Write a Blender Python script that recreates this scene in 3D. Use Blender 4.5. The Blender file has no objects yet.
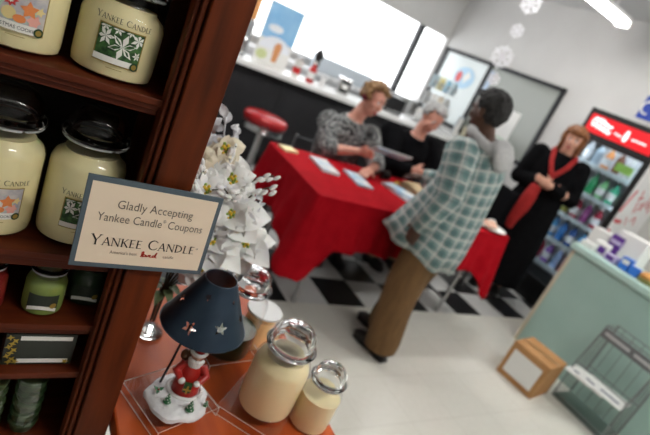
import bpy, math, random
from mathutils import Vector, Matrix, noise
random.seed(7)
V = Vector
C = bpy.context.scene.collection
sc = bpy.context.scene

# ---------------------------------------------------------------- camera
FPX = 488.6; ROLL = math.radians(24.8); PITCH = math.radians(18.97); AZ = math.radians(53.14); EYE = 1.5
F0 = V((math.cos(AZ), math.sin(AZ), 0)); R0 = V((math.sin(AZ), -math.cos(AZ), 0)); ZU = V((0, 0, 1))
FW = F0*math.cos(PITCH) - ZU*math.sin(PITCH); UP = F0*math.sin(PITCH) + ZU*math.cos(PITCH)
IX = R0*math.cos(ROLL) + UP*math.sin(ROLL); IY = R0*math.sin(ROLL) - UP*math.cos(ROLL)
cd = bpy.data.cameras.new('camera'); cam = bpy.data.objects.new('camera', cd); C.objects.link(cam)
M = Matrix.Identity(4)
for i in range(3):
    M[i][0] = IX[i]; M[i][1] = -IY[i]; M[i][2] = -FW[i]
M[2][3] = EYE
cam.matrix_world = M
cd.sensor_width = 36; cd.lens = 36*FPX/650; cd.clip_start = 0.02; cd.clip_end = 100
cd.dof.use_dof = True; cd.dof.focus_distance = 0.60; cd.dof.aperture_fstop = 4.6
sc.camera = cam

# ---------------------------------------------------------------- materials
MATS = {}
def mat(name, col=(.8, .8, .8), rough=.5, metal=0, spec=.5, coat=0, emit=0, ecol=None, trans=0, ior=1.45, sheen=0, sss=0):
    if name in MATS: return MATS[name]
    m = bpy.data.materials.new(name); m.use_nodes = True
    b = m.node_tree.nodes['Principled BSDF']
    b.inputs['Base Color'].default_value = (*col, 1); b.inputs['Roughness'].default_value = rough
    b.inputs['Metallic'].default_value = metal; b.inputs['Specular IOR Level'].default_value = spec
    b.inputs['Coat Weight'].default_value = coat; b.inputs['Coat Roughness'].default_value = .08
    b.inputs['Transmission Weight'].default_value = trans; b.inputs['IOR'].default_value = ior
    b.inputs['Sheen Weight'].default_value = sheen
    if sss:
        b.inputs['Subsurface Weight'].default_value = sss; b.inputs['Subsurface Radius'].default_value = (.01, .007, .004)
    if emit:
        b.inputs['Emission Color'].default_value = (*(ecol or col), 1); b.inputs['Emission Strength'].default_value = emit
    MATS[name] = m
    return m
def nd(m, typ, **kw):
    n = m.node_tree.nodes.new(typ)
    for k, v in kw.items():
        if hasattr(n, k): setattr(n, k, v)
        else: n.inputs[k].default_value = v
    return n
def ln(m, a, b): m.node_tree.links.new(a, b)
def bs(m): return m.node_tree.nodes['Principled BSDF']
def noisy(name, c1, c2, scale=8, rough=.5, stretch=(1, 1, 1), detail=4, bump=0, lo=.35, hi=.65, **kw):
    """two colours mixed by stretched noise in object space"""
    if name in MATS: return MATS[name]
    m = mat(name, c1, rough, **kw)
    tc = nd(m, 'ShaderNodeTexCoord'); mp = nd(m, 'ShaderNodeMapping'); mp.inputs['Scale'].default_value = stretch
    ln(m, tc.outputs['Object'], mp.inputs['Vector'])
    n = nd(m, 'ShaderNodeTexNoise'); n.inputs['Scale'].default_value = scale; n.inputs['Detail'].default_value = detail
    ln(m, mp.outputs['Vector'], n.inputs['Vector'])
    r = nd(m, 'ShaderNodeValToRGB'); r.color_ramp.elements[0].position = lo; r.color_ramp.elements[1].position = hi
    r.color_ramp.elements[0].color = (*c1, 1); r.color_ramp.elements[1].color = (*c2, 1)
    ln(m, n.outputs['Fac'], r.inputs['Fac']); ln(m, r.outputs['Color'], bs(m).inputs['Base Color'])
    if bump:
        bp = nd(m, 'ShaderNodeBump'); bp.inputs['Strength'].default_value = bump; bp.inputs['Distance'].default_value = .01
        ln(m, n.outputs['Fac'], bp.inputs['Height']); ln(m, bp.outputs['Normal'], bs(m).inputs['Normal'])
    return m
def thin_glass(name, tint=(1, 1, 1), refl=.025, rough=.02):
    if name in MATS: return MATS[name]
    m = bpy.data.materials.new(name); m.use_nodes = True
    nt = m.node_tree; nt.nodes.remove(nt.nodes['Principled BSDF'])
    t = nd(m, 'ShaderNodeBsdfTransparent'); t.inputs['Color'].default_value = (*tint, 1)
    g = nd(m, 'ShaderNodeBsdfGlossy'); g.inputs['Roughness'].default_value = rough
    lw = nd(m, 'ShaderNodeLayerWeight'); lw.inputs['Blend'].default_value = .5; pw = nd(m, 'ShaderNodeMath', operation='POWER'); pw.inputs[1].default_value = 3.5; ln(m, lw.outputs['Facing'], pw.inputs[0])
    ma = nd(m, 'ShaderNodeMath', operation='MULTIPLY_ADD'); ma.inputs[1].default_value = .6; ma.inputs[2].default_value = refl
    ln(m, pw.outputs[0], ma.inputs[0])
    mx = nd(m, 'ShaderNodeMixShader'); ln(m, ma.outputs[0], mx.inputs['Fac'])
    ln(m, t.outputs[0], mx.inputs[1]); ln(m, g.outputs[0], mx.inputs[2])
    ln(m, mx.outputs[0], nt.nodes['Material Output'].inputs['Surface'])
    MATS[name] = m
    return m

# ---------------------------------------------------------------- geometry collector
class G:
    def __init__(s): s.v = []; s.f = []; s.m = []; s.uv = {}; s.mi = 0
    def add(s, vs, fs, uvs=None):
        o = len(s.v); s.v += [V(v) for v in vs]
        for i, f in enumerate(fs):
            if uvs: s.uv[len(s.f)] = uvs[i]
            s.f.append([o+k for k in f]); s.m.append(s.mi)
        return s
    def box(s, c, d, rz=0, rot=None):
        R = rot if rot is not None else Matrix.Rotation(rz, 3, 'Z'); c = V(c)
        vs = [c + R @ V((x*d[0]/2, y*d[1]/2, z*d[2]/2)) for x in (-1, 1) for y in (-1, 1) for z in (-1, 1)]
        return s.add(vs, [(0, 1, 3, 2), (4, 6, 7, 5), (0, 4, 5, 1), (2, 3, 7, 6), (0, 2, 6, 4), (1, 5, 7, 3)])
    def ab(s, a, b):
        a = V(a); b = V(b); return s.box((a+b)/2, [abs(k) for k in (b-a)])
    def loft(s, pts, rad, side=(1, 0, 0), seg=12, caps=True, su=1.0):
        pts = [V(p) for p in pts]; rad = [(r, r) if not isinstance(r, (tuple, list)) else r for r in rad]
        n = len(pts); vs = []; L = [0]
        for i in range(1, n): L.append(L[-1]+(pts[i]-pts[i-1]).length)
        mr = sum(max(r) for r in rad)/n
        sd = V(side)
        for i in range(n):
            t = (pts[min(i+1, n-1)]-pts[max(i-1, 0)]).normalized()
            a = sd - t*sd.dot(t)
            if a.length < 1e-3: a = t.orthogonal()
            a.normalize(); b = t.cross(a); sd = a if abs(V(side).dot(t)) > .98 else V(side)
            for k in range(seg):
                an = 2*math.pi*k/seg
                vs.append(pts[i]+a*math.cos(an)*rad[i][0]+b*math.sin(an)*rad[i][1])
        fs = []; uv = []
        for i in range(n-1):
            for k in range(seg):
                k2 = (k+1) % seg
                fs.append((i*seg+k, i*seg+k2, (i+1)*seg+k2, (i+1)*seg+k))
                u0 = 2*math.pi*k/seg*mr*su; u1 = 2*math.pi*(k+1)/seg*mr*su
                uv.append(((u0, L[i]), (u1, L[i]), (u1, L[i+1]), (u0, L[i+1])))
        if caps:
            fs.append(tuple(range(seg))[::-1]); uv.append([(0, 0)]*seg)
            fs.append(tuple((n-1)*seg+k for k in range(seg))); uv.append([(0, 0)]*seg)
        return s.add(vs, fs, uv)
    def cyl(s, a, b, r0, r1=None, seg=20): return s.loft([a, b], [r0, r0 if r1 is None else r1], seg=seg)
    def tube(s, pts, r, seg=8): return s.loft(pts, [r]*len(pts), seg=seg)
    def lathe(s, prof, c=(0, 0, 0), seg=32, R=None):
        c = V(c); vs = []; fs = []
        for r, z in prof:
            for k in range(seg):
                a = 2*math.pi*k/seg; p = V((max(r, 1e-5)*math.cos(a), max(r, 1e-5)*math.sin(a), z))
                vs.append(c + (R @ p if R is not None else p))
        for i in range(len(prof)-1):
            for k in range(seg):
                k2 = (k+1) % seg; fs.append((i*seg+k, i*seg+k2, (i+1)*seg+k2, (i+1)*seg+k))
        return s.add(vs, fs)
    def ell(s, c, r, R=None, seg=16, rings=10):
        c = V(c); r = (r, r, r) if not isinstance(r, (tuple, list)) else r; vs = []; fs = []
        for i in range(rings+1):
            th = math.pi*i/rings
            for k in range(seg):
                a = 2*math.pi*k/seg
                p = V((math.sin(th)*math.cos(a)*r[0], math.sin(th)*math.sin(a)*r[1], -math.cos(th)*r[2]))
                if i in (0, rings): p += V((math.cos(a), math.sin(a), 0))*1e-5
                vs.append(c+(R @ p if R is not None else p))
        for i in range(rings):
            for k in range(seg):
                k2 = (k+1) % seg; fs.append((i*seg+k, i*seg+k2, (i+1)*seg+k2, (i+1)*seg+k))
        return s.add(vs, fs)
    def slab(s, pts2, fr, th=0.0):
        """polygon pts2 in frame fr=(origin, ex, ey); th = thickness along ex x ey"""
        o, ex, ey = [V(q) for q in fr]; nz = ex.cross(ey).normalized(); n = len(pts2)
        a = [o+ex*x+ey*y for x, y in pts2]
        if th == 0: return s.add(a, [tuple(range(n))])
        b = [p+nz*th for p in a]
        fs = [tuple(range(n))[::-1], tuple(range(n, 2*n))]+[(k, (k+1) % n, n+(k+1) % n, n+k) for k in range(n)]
        return s.add(a+b, fs)
    def map2(s, mesh2, fn):
        vs, fs = mesh2; return s.add([fn(x, y) for x, y in vs], fs)
    def mesh(s, name, mats):
        me = bpy.data.meshes.new(name); me.from_pydata([tuple(v) for v in s.v], [], s.f)
        for m in (mats if isinstance(mats, (list, tuple)) else [mats]): me.materials.append(m)
        for p, k in zip(me.polygons, s.m): p.material_index = k
        if s.uv:
            ul = me.uv_layers.new(name='UVMap')
            for i, u in s.uv.items():
                p = me.polygons[i]
                for li, c in zip(p.loop_indices, u): ul.data[li].uv = c
        return me
    def build(s, name, mats, parent=None, smooth=False, bevel=0, loc=None):
        me = s.mesh(name, mats); me.update()
        return link(name, me, parent, smooth, bevel, loc)
def smooth_mesh(me, ang=40):
    for p in me.polygons: p.use_smooth = True
    if ang < 180: me.set_sharp_from_angle(angle=math.radians(ang))
def link(name, me, parent=None, smooth=False, bevel=0, loc=None):
    if smooth: smooth_mesh(me, 45 if smooth is True else smooth)
    o = bpy.data.objects.new(name, me); C.objects.link(o)
    if parent: o.parent = parent
    if loc is not None: o.location = loc
    if bevel:
        b = o.modifiers.new('bevel', 'BEVEL'); b.width = bevel; b.segments = 2; b.limit_method = 'ANGLE'; b.angle_limit = math.radians(50)
    return o
def tag(o, label=None, cat=None, group=None, kind=None):
    if label: o['label'] = label
    if cat: o['category'] = cat
    if group: o['group'] = group
    if kind: o['kind'] = kind
    return o
def thing(name, label, cat, loc=(0, 0, 0), rz=0, group=None):
    o = bpy.data.objects.new(name, None); C.objects.link(o); o.location = loc; o.rotation_euler = (0, 0, rz)
    o.empty_display_size = .05
    return tag(o, label, cat, group)
def struct(name, g, m, bevel=0, parent=None, smooth=False):
    return tag(g.build(name, m, parent, smooth, bevel), kind='structure')
def dup(root, loc, rz=None, label=None):
    r = root.copy(); C.objects.link(r); r.location = loc
    if rz is not None: r.rotation_euler = (0, 0, rz)
    if label: r['label'] = label
    for ch in list(root.children):
        c = ch.copy(); C.objects.link(c); c.parent = r
        for q in list(ch.children):
            d = q.copy(); C.objects.link(d); d.parent = c
    return r
def voxel(g, mats, size, it=4, name='body'):
    me = g.mesh('tmp', mats); o = bpy.data.objects.new('tmp', me); C.objects.link(o)
    r = o.modifiers.new('r', 'REMESH'); r.mode = 'VOXEL'; r.voxel_size = size
    if it:
        s = o.modifiers.new('s', 'SMOOTH'); s.iterations = it; s.factor = .5
    dg = bpy.context.evaluated_depsgraph_get(); dg.update()
    m2 = bpy.data.meshes.new_from_object(o.evaluated_get(dg)); m2.name = name
    bpy.data.objects.remove(o); bpy.data.meshes.remove(me)
    m2.materials.clear()
    for m in (mats if isinstance(mats, (list, tuple)) else [mats]): m2.materials.append(m)
    smooth_mesh(m2, 180)
    return m2
def text2(s, size, align='CENTER', offset=0):
    cu = bpy.data.curves.new('t', 'FONT'); cu.body = s; cu.size = size; cu.align_x = align; cu.offset = offset; cu.resolution_u = 3
    o = bpy.data.objects.new('t', cu); C.objects.link(o)
    dg = bpy.context.evaluated_depsgraph_get(); dg.update()
    me = bpy.data.meshes.new_from_object(o.evaluated_get(dg))
    r = ([(v.co.x, v.co.y) for v in me.vertices], [tuple(p.vertices) for p in me.polygons])
    bpy.data.objects.remove(o); bpy.data.curves.remove(cu); bpy.data.meshes.remove(me)
    return r
def serif(s, h, gap=.16, small=.82):
    """roman capitals of flared strokes and serifs; returns a 2d mesh, left at 0, baseline 0"""
    K, T = .13, .06
    S = {'Y': (.78, [((.39, 0), (.39, .46), K), ((.39, .44), (.06, 1), K), ((.39, .44), (.72, 1), T)], [(.39, 0), (.06, 1), (.72, 1)]),
         'A': (.8, [((.06, 0), (.4, 1), T), ((.74, 0), (.4, 1), K), ((.18, .34), (.62, .34), T)], [(.06, 0), (.74, 0)]),
         'N': (.84, [((.1, 0), (.1, 1), T), ((.1, 1), (.74, 0), K), ((.74, 0), (.74, 1), T)], [(.1, 0), (.08, 1), (.74, 1)]),
         'K': (.76, [((.13, 0), (.13, 1), K), ((.16, .45), (.62, 1), T), ((.3, .56), (.7, 0), K)], [(.13, 0), (.13, 1), (.62, 1), (.7, 0)]),
         'E': (.6, [((.13, 0), (.13, 1), K), ((.1, .03), (.54, .03), T), ((.1, .97), (.52, .97), T), ((.13, .52), (.44, .52), T)], [(.13, 0), (.13, 1)]),
         'L': (.58, [((.13, 0), (.13, 1), K), ((.1, .03), (.54, .03), T)], [(.13, 0), (.13, 1)]),
         'D': (.84, [((.13, 0), (.13, 1), K)]+[((.13+.62*math.sin(a)*1.0 if 0 < i < 8 else .13, .5-.47*math.cos(a)), (.13+.62*math.sin(b) if i < 7 else .13, .5-.47*math.cos(b)), T+.07*math.sin((a+b)/2)) for i, (a, b) in enumerate((math.pi*q/8, math.pi*(q+1)/8) for q in range(8))], [(.13, 0), (.13, 1)]),
         'C': (.78, [((.46-.4*math.cos(a), .5+.48*math.sin(a)), (.46-.4*math.cos(b), .5+.48*math.sin(b)), T+.07*max(0, math.cos((a+b)/2))) for a, b in ((math.radians(-140+28*q), math.radians(-140+28*(q+1))) for q in range(10))], [])}
    vs = []; fs = []; x0 = 0
    for i, ch in enumerate(s):
        if ch == ' ': x0 += .45*h; continue
        hh = h if (i == 0 or s[i-1] == ' ') else h*small
        w, st, se = S[ch]
        for a, b, t in st:
            a = V((a[0], a[1])); b = V((b[0], b[1])); d = (b-a).normalized(); n = V((-d.y, d.x))*t/2; a = a-d*.02; b = b+d*.02
            o = len(vs)
            for p in (a+n, a-n, b-n, b+n): vs.append((x0+p.x*hh, p.y*hh))
            fs.append((o, o+1, o+2, o+3))
        for x, y in se:
            o = len(vs); dy = .035 if y == 0 else -.035
            for p in ((x-.13, y), (x+.13, y), (x+.13, y+dy), (x-.13, y+dy)): vs.append((x0+p[0]*hh, p[1]*hh))
            fs.append((o, o+1, o+2, o+3))
        x0 += (w+gap*.6)*hh
    return vs, fs, x0
def ray(x, y):
    dx, dy = x-325, y-217.5
    return FW + IX*(dx/FPX) + IY*(dy/FPX)
def at(x, y, ax, val):
    d = ray(x, y); i = 'xyz'.index(ax); o = V((0, 0, EYE)); return o + d*((val-o[i])/d[i])
def star(n, ro, ri, c=(0, 0), rot=0):
    return [(c[0]+(ro if k % 2 == 0 else ri)*math.cos(rot+math.pi*k/n), c[1]+(ro if k % 2 == 0 else ri)*math.sin(rot+math.pi*k/n)) for k in range(2*n)]
def disc(r, c=(0, 0), n=16, sy=1): return [(c[0]+r*math.cos(2*math.pi*k/n), c[1]+sy*r*math.sin(2*math.pi*k/n)) for k in range(n)]
def rect(x0, y0, x1, y1): return [(x0, y0), (x1, y0), (x1, y1), (x0, y1)]

# common materials
white_paint = noisy('wall_paint', (.66, .65, .635), (.63, .62, .605), 3, .6)
wood = noisy('cherry_wood', (.050, .0085, .002), (.15, .028, .005), 5, .5, (9, 9, 1.1), 6, lo=.25, hi=.75, spec=.2)
wood_h = noisy('cherry_wood_shelf', (.065, .010, .003), (.13, .024, .006), 5, .45, (1.1, 9, 9), 6, lo=.3, hi=.7, spec=.25)
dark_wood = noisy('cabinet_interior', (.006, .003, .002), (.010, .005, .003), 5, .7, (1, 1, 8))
table_wood = noisy('orange_table_wood', (.40, .062, .012), (.52, .10, .02), 4, .42, (8, 1, 1), 6, spec=.25)
wax = mat('cream_wax', (.84, .75, .42), .45, sss=.15)
wax_table = mat('pale_cream_wax', (.90, .77, .46), .45, sss=.15)
wax_peach = mat('peach_wax', (.90, .60, .30), .45, sss=.15)
jar_glass = thin_glass('jar_glass')
lid_glass = mat('lid_glass', (.97, .98, .98), .0, trans=1, ior=1.28)
ink = mat('dark_ink', (.03, .028, .025), .6)
gold = mat('gold_print', (.35, .24, .05), .4, metal=.3)
blackm = mat('black_plastic', (.012, .012, .013), .4)
chrome = mat('chrome', (.75, .75, .76), .18, metal=1)
steel = noisy('brushed_steel', (.55, .56, .57), (.68, .69, .70), 6, .35, (1, 1, 20), metal=.8)
paper = mat('white_paper', (.82, .82, .80), .7)

# ---------------------------------------------------------------- setting
XR, YB, ZC = 5.0, 5.75, 2.85
XL, YF = -2.2, -2.6
fm = mat('floor_vinyl', (.72, .70, .64), .3, coat=.15)
tc = nd(fm, 'ShaderNodeTexCoord'); sx = nd(fm, 'ShaderNodeSeparateXYZ'); ln(fm, tc.outputs['Object'], sx.inputs[0])
mp = nd(fm, 'ShaderNodeMapping'); mp.inputs['Location'].default_value = (-1.585, -2.105, .5)
ln(fm, tc.outputs['Object'], mp.inputs['Vector'])
ck = nd(fm, 'ShaderNodeTexChecker'); ck.inputs['Scale'].default_value = 1/.315
ck.inputs['Color1'].default_value = (.62, .62, .61, 1); ck.inputs['Color2'].default_value = (.012, .012, .013, 1)
ln(fm, mp.outputs['Vector'], ck.inputs['Vector'])
nz = nd(fm, 'ShaderNodeTexNoise'); nz.inputs['Scale'].default_value = 30; ln(fm, tc.outputs['Object'], nz.inputs['Vector'])
rp = nd(fm, 'ShaderNodeValToRGB'); rp.color_ramp.elements[0].color = (.70, .685, .62, 1); rp.color_ramp.elements[1].color = (.77, .755, .70, 1)
ln(fm, nz.outputs['Fac'], rp.inputs['Fac'])
br = nd(fm, 'ShaderNodeTexBrick'); br.offset = 0; br.inputs['Scale'].default_value = 1; br.inputs['Brick Width'].default_value = .315
br.inputs['Row Height'].default_value = .315; br.inputs['Mortar Size'].default_value = .0015
br.inputs['Color1'].default_value = (1, 1, 1, 1); br.inputs['Color2'].default_value = (.97, .97, .96, 1); br.inputs['Mortar'].default_value = (.8, .79, .76, 1)
ln(fm, mp.outputs['Vector'], br.inputs['Vector'])
mu = nd(fm, 'ShaderNodeMix', data_type='RGBA', blend_type='MULTIPLY'); mu.inputs['Factor'].default_value = 1
ln(fm, rp.outputs['Color'], mu.inputs['A']); ln(fm, br.outputs['Color'], mu.inputs['B'])
gt = nd(fm, 'ShaderNodeMath', operation='GREATER_THAN'); gt.inputs[1].default_value = 2.105; ln(fm, sx.outputs['Y'], gt.inputs[0])
mx = nd(fm, 'ShaderNodeMix', data_type='RGBA'); ln(fm, gt.outputs[0], mx.inputs['Factor'])
ln(fm, mu.outputs['Result'], mx.inputs['A']); ln(fm, ck.outputs['Color'], mx.inputs['B'])
ln(fm, mx.outputs['Result'], bs(fm).inputs['Base Color'])
struct('floor', G().ab((XL-.1, YF-.1, -.1), (XR+.1, YB+.1, 0)), fm)
struct('ceiling', G().ab((XL-.1, YF-.1, ZC), (XR+.1, YB+.1, ZC+.1)), mat('ceiling_paint', (.55, .55, .545), .7))
struct('wall_right', G().ab((XR, YF, 0), (XR+.1, YB+.1, ZC)), white_paint)
struct('wall_left', G().ab((XL-.1, YF, 0), (XL, YB+.1, ZC)), white_paint)
struct('wall_front', G().ab((XL-.1, YF-.1, 0), (XR+.1, YF, ZC)), white_paint)
WX0, WX1, WZ0, WZ1 = .6, 4.97, 1.16, 2.12
g = G()
g.ab((XL, YB, 0), (XR, YB+.1, WZ0)); g.ab((XL, YB, WZ1), (XR, YB+.1, ZC)); g.ab((XL, YB, WZ0), (WX0, YB+.1, WZ1)); g.ab((WX1, YB, WZ0), (XR, YB+.1, WZ1))
struct('wall_back', g, white_paint)
dframe = mat('dark_window_frame', (.02, .021, .023), .4, metal=.3)
g = G()
g.ab((4.43, YB-.02, WZ0), (4.50, YB+.06, WZ1))
wn = struct('window_1', g, dframe)
tag(G().ab((WX0, YB+.05, WZ0), (WX1, YB+.056, WZ1)).build('pane', thin_glass('window_glass', (1, 1, 1), .04), wn), kind='structure')
tag(G().ab((WX0-.03, YB-.06, WZ0-.03), (WX1, YB+.1, WZ0)).build('sill', mat('white_sill', (.8, .8, .8), .4), wn, bevel=.004), kind='structure')
# dark framed glazed opening on the right wall, the next room's brightness painted onto opaque panes
g = G(); y0, y1, z0, z1 = 3.60, 5.70, 1.06, 2.02; b = .045
for a, c in (((y0, z0), (y0+b, z1)), ((y1-.06, z0), (y1, z1)), ((y0, z1-b), (y1, z1)), ((y0, z0), (y1, z0+b)), ((4.74, z0), (4.79, z1))):
    g.ab((XR-.035, a[0], a[1]), (XR+.0, c[0], c[1]))
w2 = struct('window_2', g, dframe)
m = mat('bright_room_pane', (.74, .80, .80), .25); m2 = mat('grey_green_pane', (.30, .32, .29), .15)
tag(G().ab((XR-.012, 4.79, z0+b), (XR-.001, y1-.06, z1-b)).build('pane', m, w2), kind='structure')
tag(G().ab((XR-.012, y0+b, z0+b), (XR-.001, 4.74, z1-b)).build('pane', m2, w2), kind='structure')
struct('baseboard_right', G().ab((XR-.012, YF, 0), (XR, YB, .1)), mat('black_vinyl', (.02, .02, .02), .5))

# world: bright overcast sky beyond the window
w = bpy.data.worlds.new('world'); sc.world = w; w.use_nodes = True
bg = w.node_tree.nodes['Background']; bg.inputs['Color'].default_value = (.96, .98, 1, 1); bg.inputs['Strength'].default_value = 2.2

# ---------------------------------------------------------------- display cabinet
S1, S2, S3, S4, S5 = 1.351, 1.118, 1.003, .915, .765
cab = thing('display_cabinet', 'tall dark cherry wood shelf cabinet filled with jar candles', 'cabinet', (0, 0, 0))
PX0, PX1, CY0, CY1 = .157, .217, .58, .90
g = G(); g.ab((PX0+.012, CY0, 0), (PX1, CY0+.035, 2.1))
g.ab((PX0+.004, CY0+.006, 0), (PX0+.010, CY0+.034, 2.1)); g.ab((PX0-.002, CY0+.012, 0), (PX0+.003, CY0+.034, 2.1))
g.build('post', wood, cab, bevel=.0018)
g = G(); g.ab((-.62, CY0, 0), (-.56, CY0+.035, 2.1)); g.build('post', wood, cab, bevel=.0018)
G().ab((PX1-.022, CY0+.036, 0), (PX1-.002, CY1, 2.1)).build('side_panel', wood, cab)
G().ab((-.62, CY0+.036, 0), (-.60, CY1, 2.1)).build('side_panel', wood, cab)
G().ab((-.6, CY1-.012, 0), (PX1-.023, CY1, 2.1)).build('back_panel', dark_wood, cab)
for z, th in ((1.60, .024), (S1, .024), (S2, .028), (S3, .024), (S4, .02), (S5, .024)):
    g = G(); g.ab((-.56, .603, z-.009), (PX1-.023, CY1-.013, z))
    g.ab((-.56, .608, z-.016), (PX0-.002, .63, z-.0095)); g.ab((-.56, .613, z-th), (PX0-.002, .63, z-.0165))
    g.build('shelf', wood_h, cab, bevel=.0012)

# ---------------------------------------------------------------- jar candles
def on_cyl(cx, cy, z0, R, ang):      # planar (x, z) to the jar's side; ang = direction the label faces
    def fn(x, y):
        a = ang + x/R
        return (cx+R*math.cos(a), cy+R*math.sin(a), z0+y)
    return fn
green_pic = noisy('pine_green_print', (.005, .035, .006), (.06, .17, .04), 160, .5)
snow_pic = mat('snowflake_print', (.86, .86, .80), .5)
sky_pic = noisy('cookie_print_ground', (.40, .40, .46), (.62, .58, .55), 90, .5)
cookie = [mat('orange_cookie_print', (.75, .24, .07), .5), mat('red_cookie_print', (.62, .05, .05), .5), mat('yellow_cookie_print', (.80, .66, .30), .5), mat('plate_print', (.45, .62, .50), .5), mat('pink_cookie_print', (.78, .38, .32), .5)]
white_pr = mat('white_print', (.86, .85, .80), .5)
def subdiv(poly_fn, nx, x0, x1, y0, y1):
    vs = []; fs = []
    for i in range(nx+1):
        x = x0+(x1-x0)*i/nx; vs += [(x, y0), (x, y1)]
    for i in range(nx): fs.append((2*i, 2*i+2, 2*i+3, 2*i+1))
    return vs, fs
def jar_label(parent, kind, R, ang, zc, k=1.0, brand=True):
    """printed label wrapped on the glass: gold frame, picture, white name strip, maker's name above"""
    mats = [gold, green_pic if kind == 'snow' else sky_pic, white_pr, snow_pic, ink, *cookie, mat('dark_leaf_print', (.012, .05, .015), .5)]
    g = G(); W, Hh = .0235*k, .0195*k
    def put(mi, m2, lift):
        g.mi = mi; g.map2(m2, on_cyl(0, 0, zc, R+lift, ang))
    put(0, subdiv(None, 10, -W, W, -Hh, Hh), .0002); put(1, subdiv(None, 10, -W+.0012, W-.0012, -Hh+.0012, Hh-.0012), .0004)
    def poly(mi, p, lift): put(mi, (p, [tuple(range(len(p)))]), lift)
    if kind == 'snow':
        for (cx, cy, r, ro) in ((.003*k, .001*k, .0145*k, .3), (-.015*k, .007*k, .0095*k, .1), (.017*k, .012*k, .0085*k, .5), (-.004*k, .017*k, .006*k, 0), (-.017*k, .017*k, .006*k, .2), (.019*k, -.004*k, .005*k, .1), (.008*k, .018*k, .005*k, .4)):
            for q in range(6):
                a = ro+q*math.pi/3; d = V((math.cos(a), math.sin(a))); n = V((-d.y, d.x)); c = V((cx, cy))
                pts = [c, c+d*r*.5-n*r*.2, c+d*r, c+d*r*.5+n*r*.2]
                pts = [p for p in pts if True]
                poly(3, [(max(-W+.002, min(W-.002, p.x)), min(Hh-.002, p.y)) for p in pts], .0006)
        put(2, subdiv(None, 8, -W+.0005, W*.72, -Hh+.0015, -Hh+.0075*k), .0007)
    else:
        poly(8, disc(.0165*k, (-.002*k, 0), 20, .72), .0006)
        poly(5, star(5, .0085*k, .0045*k, (.008*k, .003*k), .4), .0009); poly(6, star(8, .0065*k, .004*k, (-.008*k, .008*k)), .0009)
        poly(3, star(8, .003*k, .002*k, (-.008*k, .008*k)), .0011)
        poly(7, disc(.006*k, (-.008*k, -.004*k), 12), .0008); poly(9, star(6, .0065*k, .0045*k, (.013*k, -.006*k)), .0008)
        poly(5, disc(.0055*k, (.001*k, -.007*k), 12, .7), .001); poly(7, star(5, .005*k, .0025*k, (.017*k, .004*k)), .0008)
        poly(2, rect(-.022*k, .004*k, -.014*k, .0175*k), .0006)
        put(2, subdiv(None, 8, -W+.0005, W*.72, -Hh+.0005, -Hh+.0085*k), .0012)
        vs, fs = text2('CHRISTMAS COOKIE', .0046*k)
        put(4, ([(x*.92-.0035*k, y-Hh+.0027*k) for x, y in vs], fs), .0014)
    poly(10, disc(.0045*k, (W*.8, -Hh+.004*k), 14), .0016); poly(0, disc(.0028*k, (W*.8, -Hh+.004*k), 14), .0018)
    if brand:
        vs, fs, w = serif('YANKEE CANDLE', .0062*k, small=.85)
        put(4, ([(x-w/2, y+Hh+.0032*k) for x, y in vs], fs), .0004)
    put(0, subdiv(None, 3, -.008*k, .008*k, -Hh-.0042*k, -Hh-.0036*k), .0003)
    g.build('label', mats, parent)
def candle_jar(label, loc, R=.048, h=.125, waxm=wax, kind=None, ang=0, k=1, fill=.93, group=None, lidm=lid_glass, zl=.051, glassm=jar_glass, name='jar_candle', brand=True):
    t = thing(name, label, 'candle', loc, 0, group)
    s = R/.048; sh = h-.012*s; nk = .036*s
    prof = [(0, .0005), (R*.86, .0005), (R*.97, .004*s), (R, .012*s), (R, sh-.014*s), (R*.985, sh-.007*s), (R*.93, sh), (nk*1.06, sh+.006*s), (nk, sh+.009*s), (nk, h+.006*s), (nk*1.09, h+.008*s), (nk*1.09, h+.011*s), (nk, h+.012*s)]
    G().lathe(prof, seg=40).build('glass', glassm, t, smooth=True)
    wt = sh*fill; Rw = R-.0016
    wp = [(0, .003), (R*.86, .003), (Rw*.975, .005*s), (Rw, .013*s)]+[(Rw, min(wt, sh-.014*s))]
    if wt > sh-.01*s: wp += [(Rw*.93, sh-.004*s), (nk*.95, sh+.003*s), (nk*.93, sh+.006*s), (0, sh+.005*s)]
    else: wp += [(Rw*.99, wt), (0, wt-.001)]
    G().lathe(wp, seg=40).build('wax', waxm, t, smooth=True)
    # bell shaped glass lid with a flat knob and a seat ring
    z = h+.0125*s
    lp = [(0, z-.006*s), (nk*.88, z-.006*s), (nk*.9, z), (nk*1.16, z+.0005), (nk*1.2, z+.004*s), (nk*1.12, z+.008*s), (nk*.98, z+.010*s), (nk*1.0, z+.016*s), (nk*.95, z+.026*s), (nk*.80, z+.033*s), (nk*.72, z+.036*s), (nk*.6, z+.0385*s), (0, z+.0385*s)]
    ip = [(0, z+.034*s), (nk*.55, z+.034*s), (nk*.75, z+.028*s), (nk*.84, z+.016*s), (nk*.8, z+.004*s), (0, z+.003*s)]
    g = G().lathe(lp, seg=40); 
    g.lathe(ip[::1], seg=40)
    lid = g.build('lid', lidm, t, smooth=True)
    G().tube([(nk*1.05*math.cos(a), nk*1.05*math.sin(a), z-.0022) for a in [2*math.pi*q/32 for q in range(33)]], .0026*s).build('seal_ring', mat('clear_seal', (.80, .82, .82), .2, trans=.4), lid, smooth=True)
    if kind: jar_label(t, kind, R+.0004, ang, zl, k, brand)
    return t
aim = lambda x, y, off=0: math.atan2(-y, -x)+off
candle_jar('large cream jar candle with cookie plate picture on upper shelf', (-.004, .664, S1+.0005), .0485, .094, wax, 'cookie', aim(.001, .664, .03), 1.1, .9, 'cream jar candles on the shelves', zl=.044)
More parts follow.
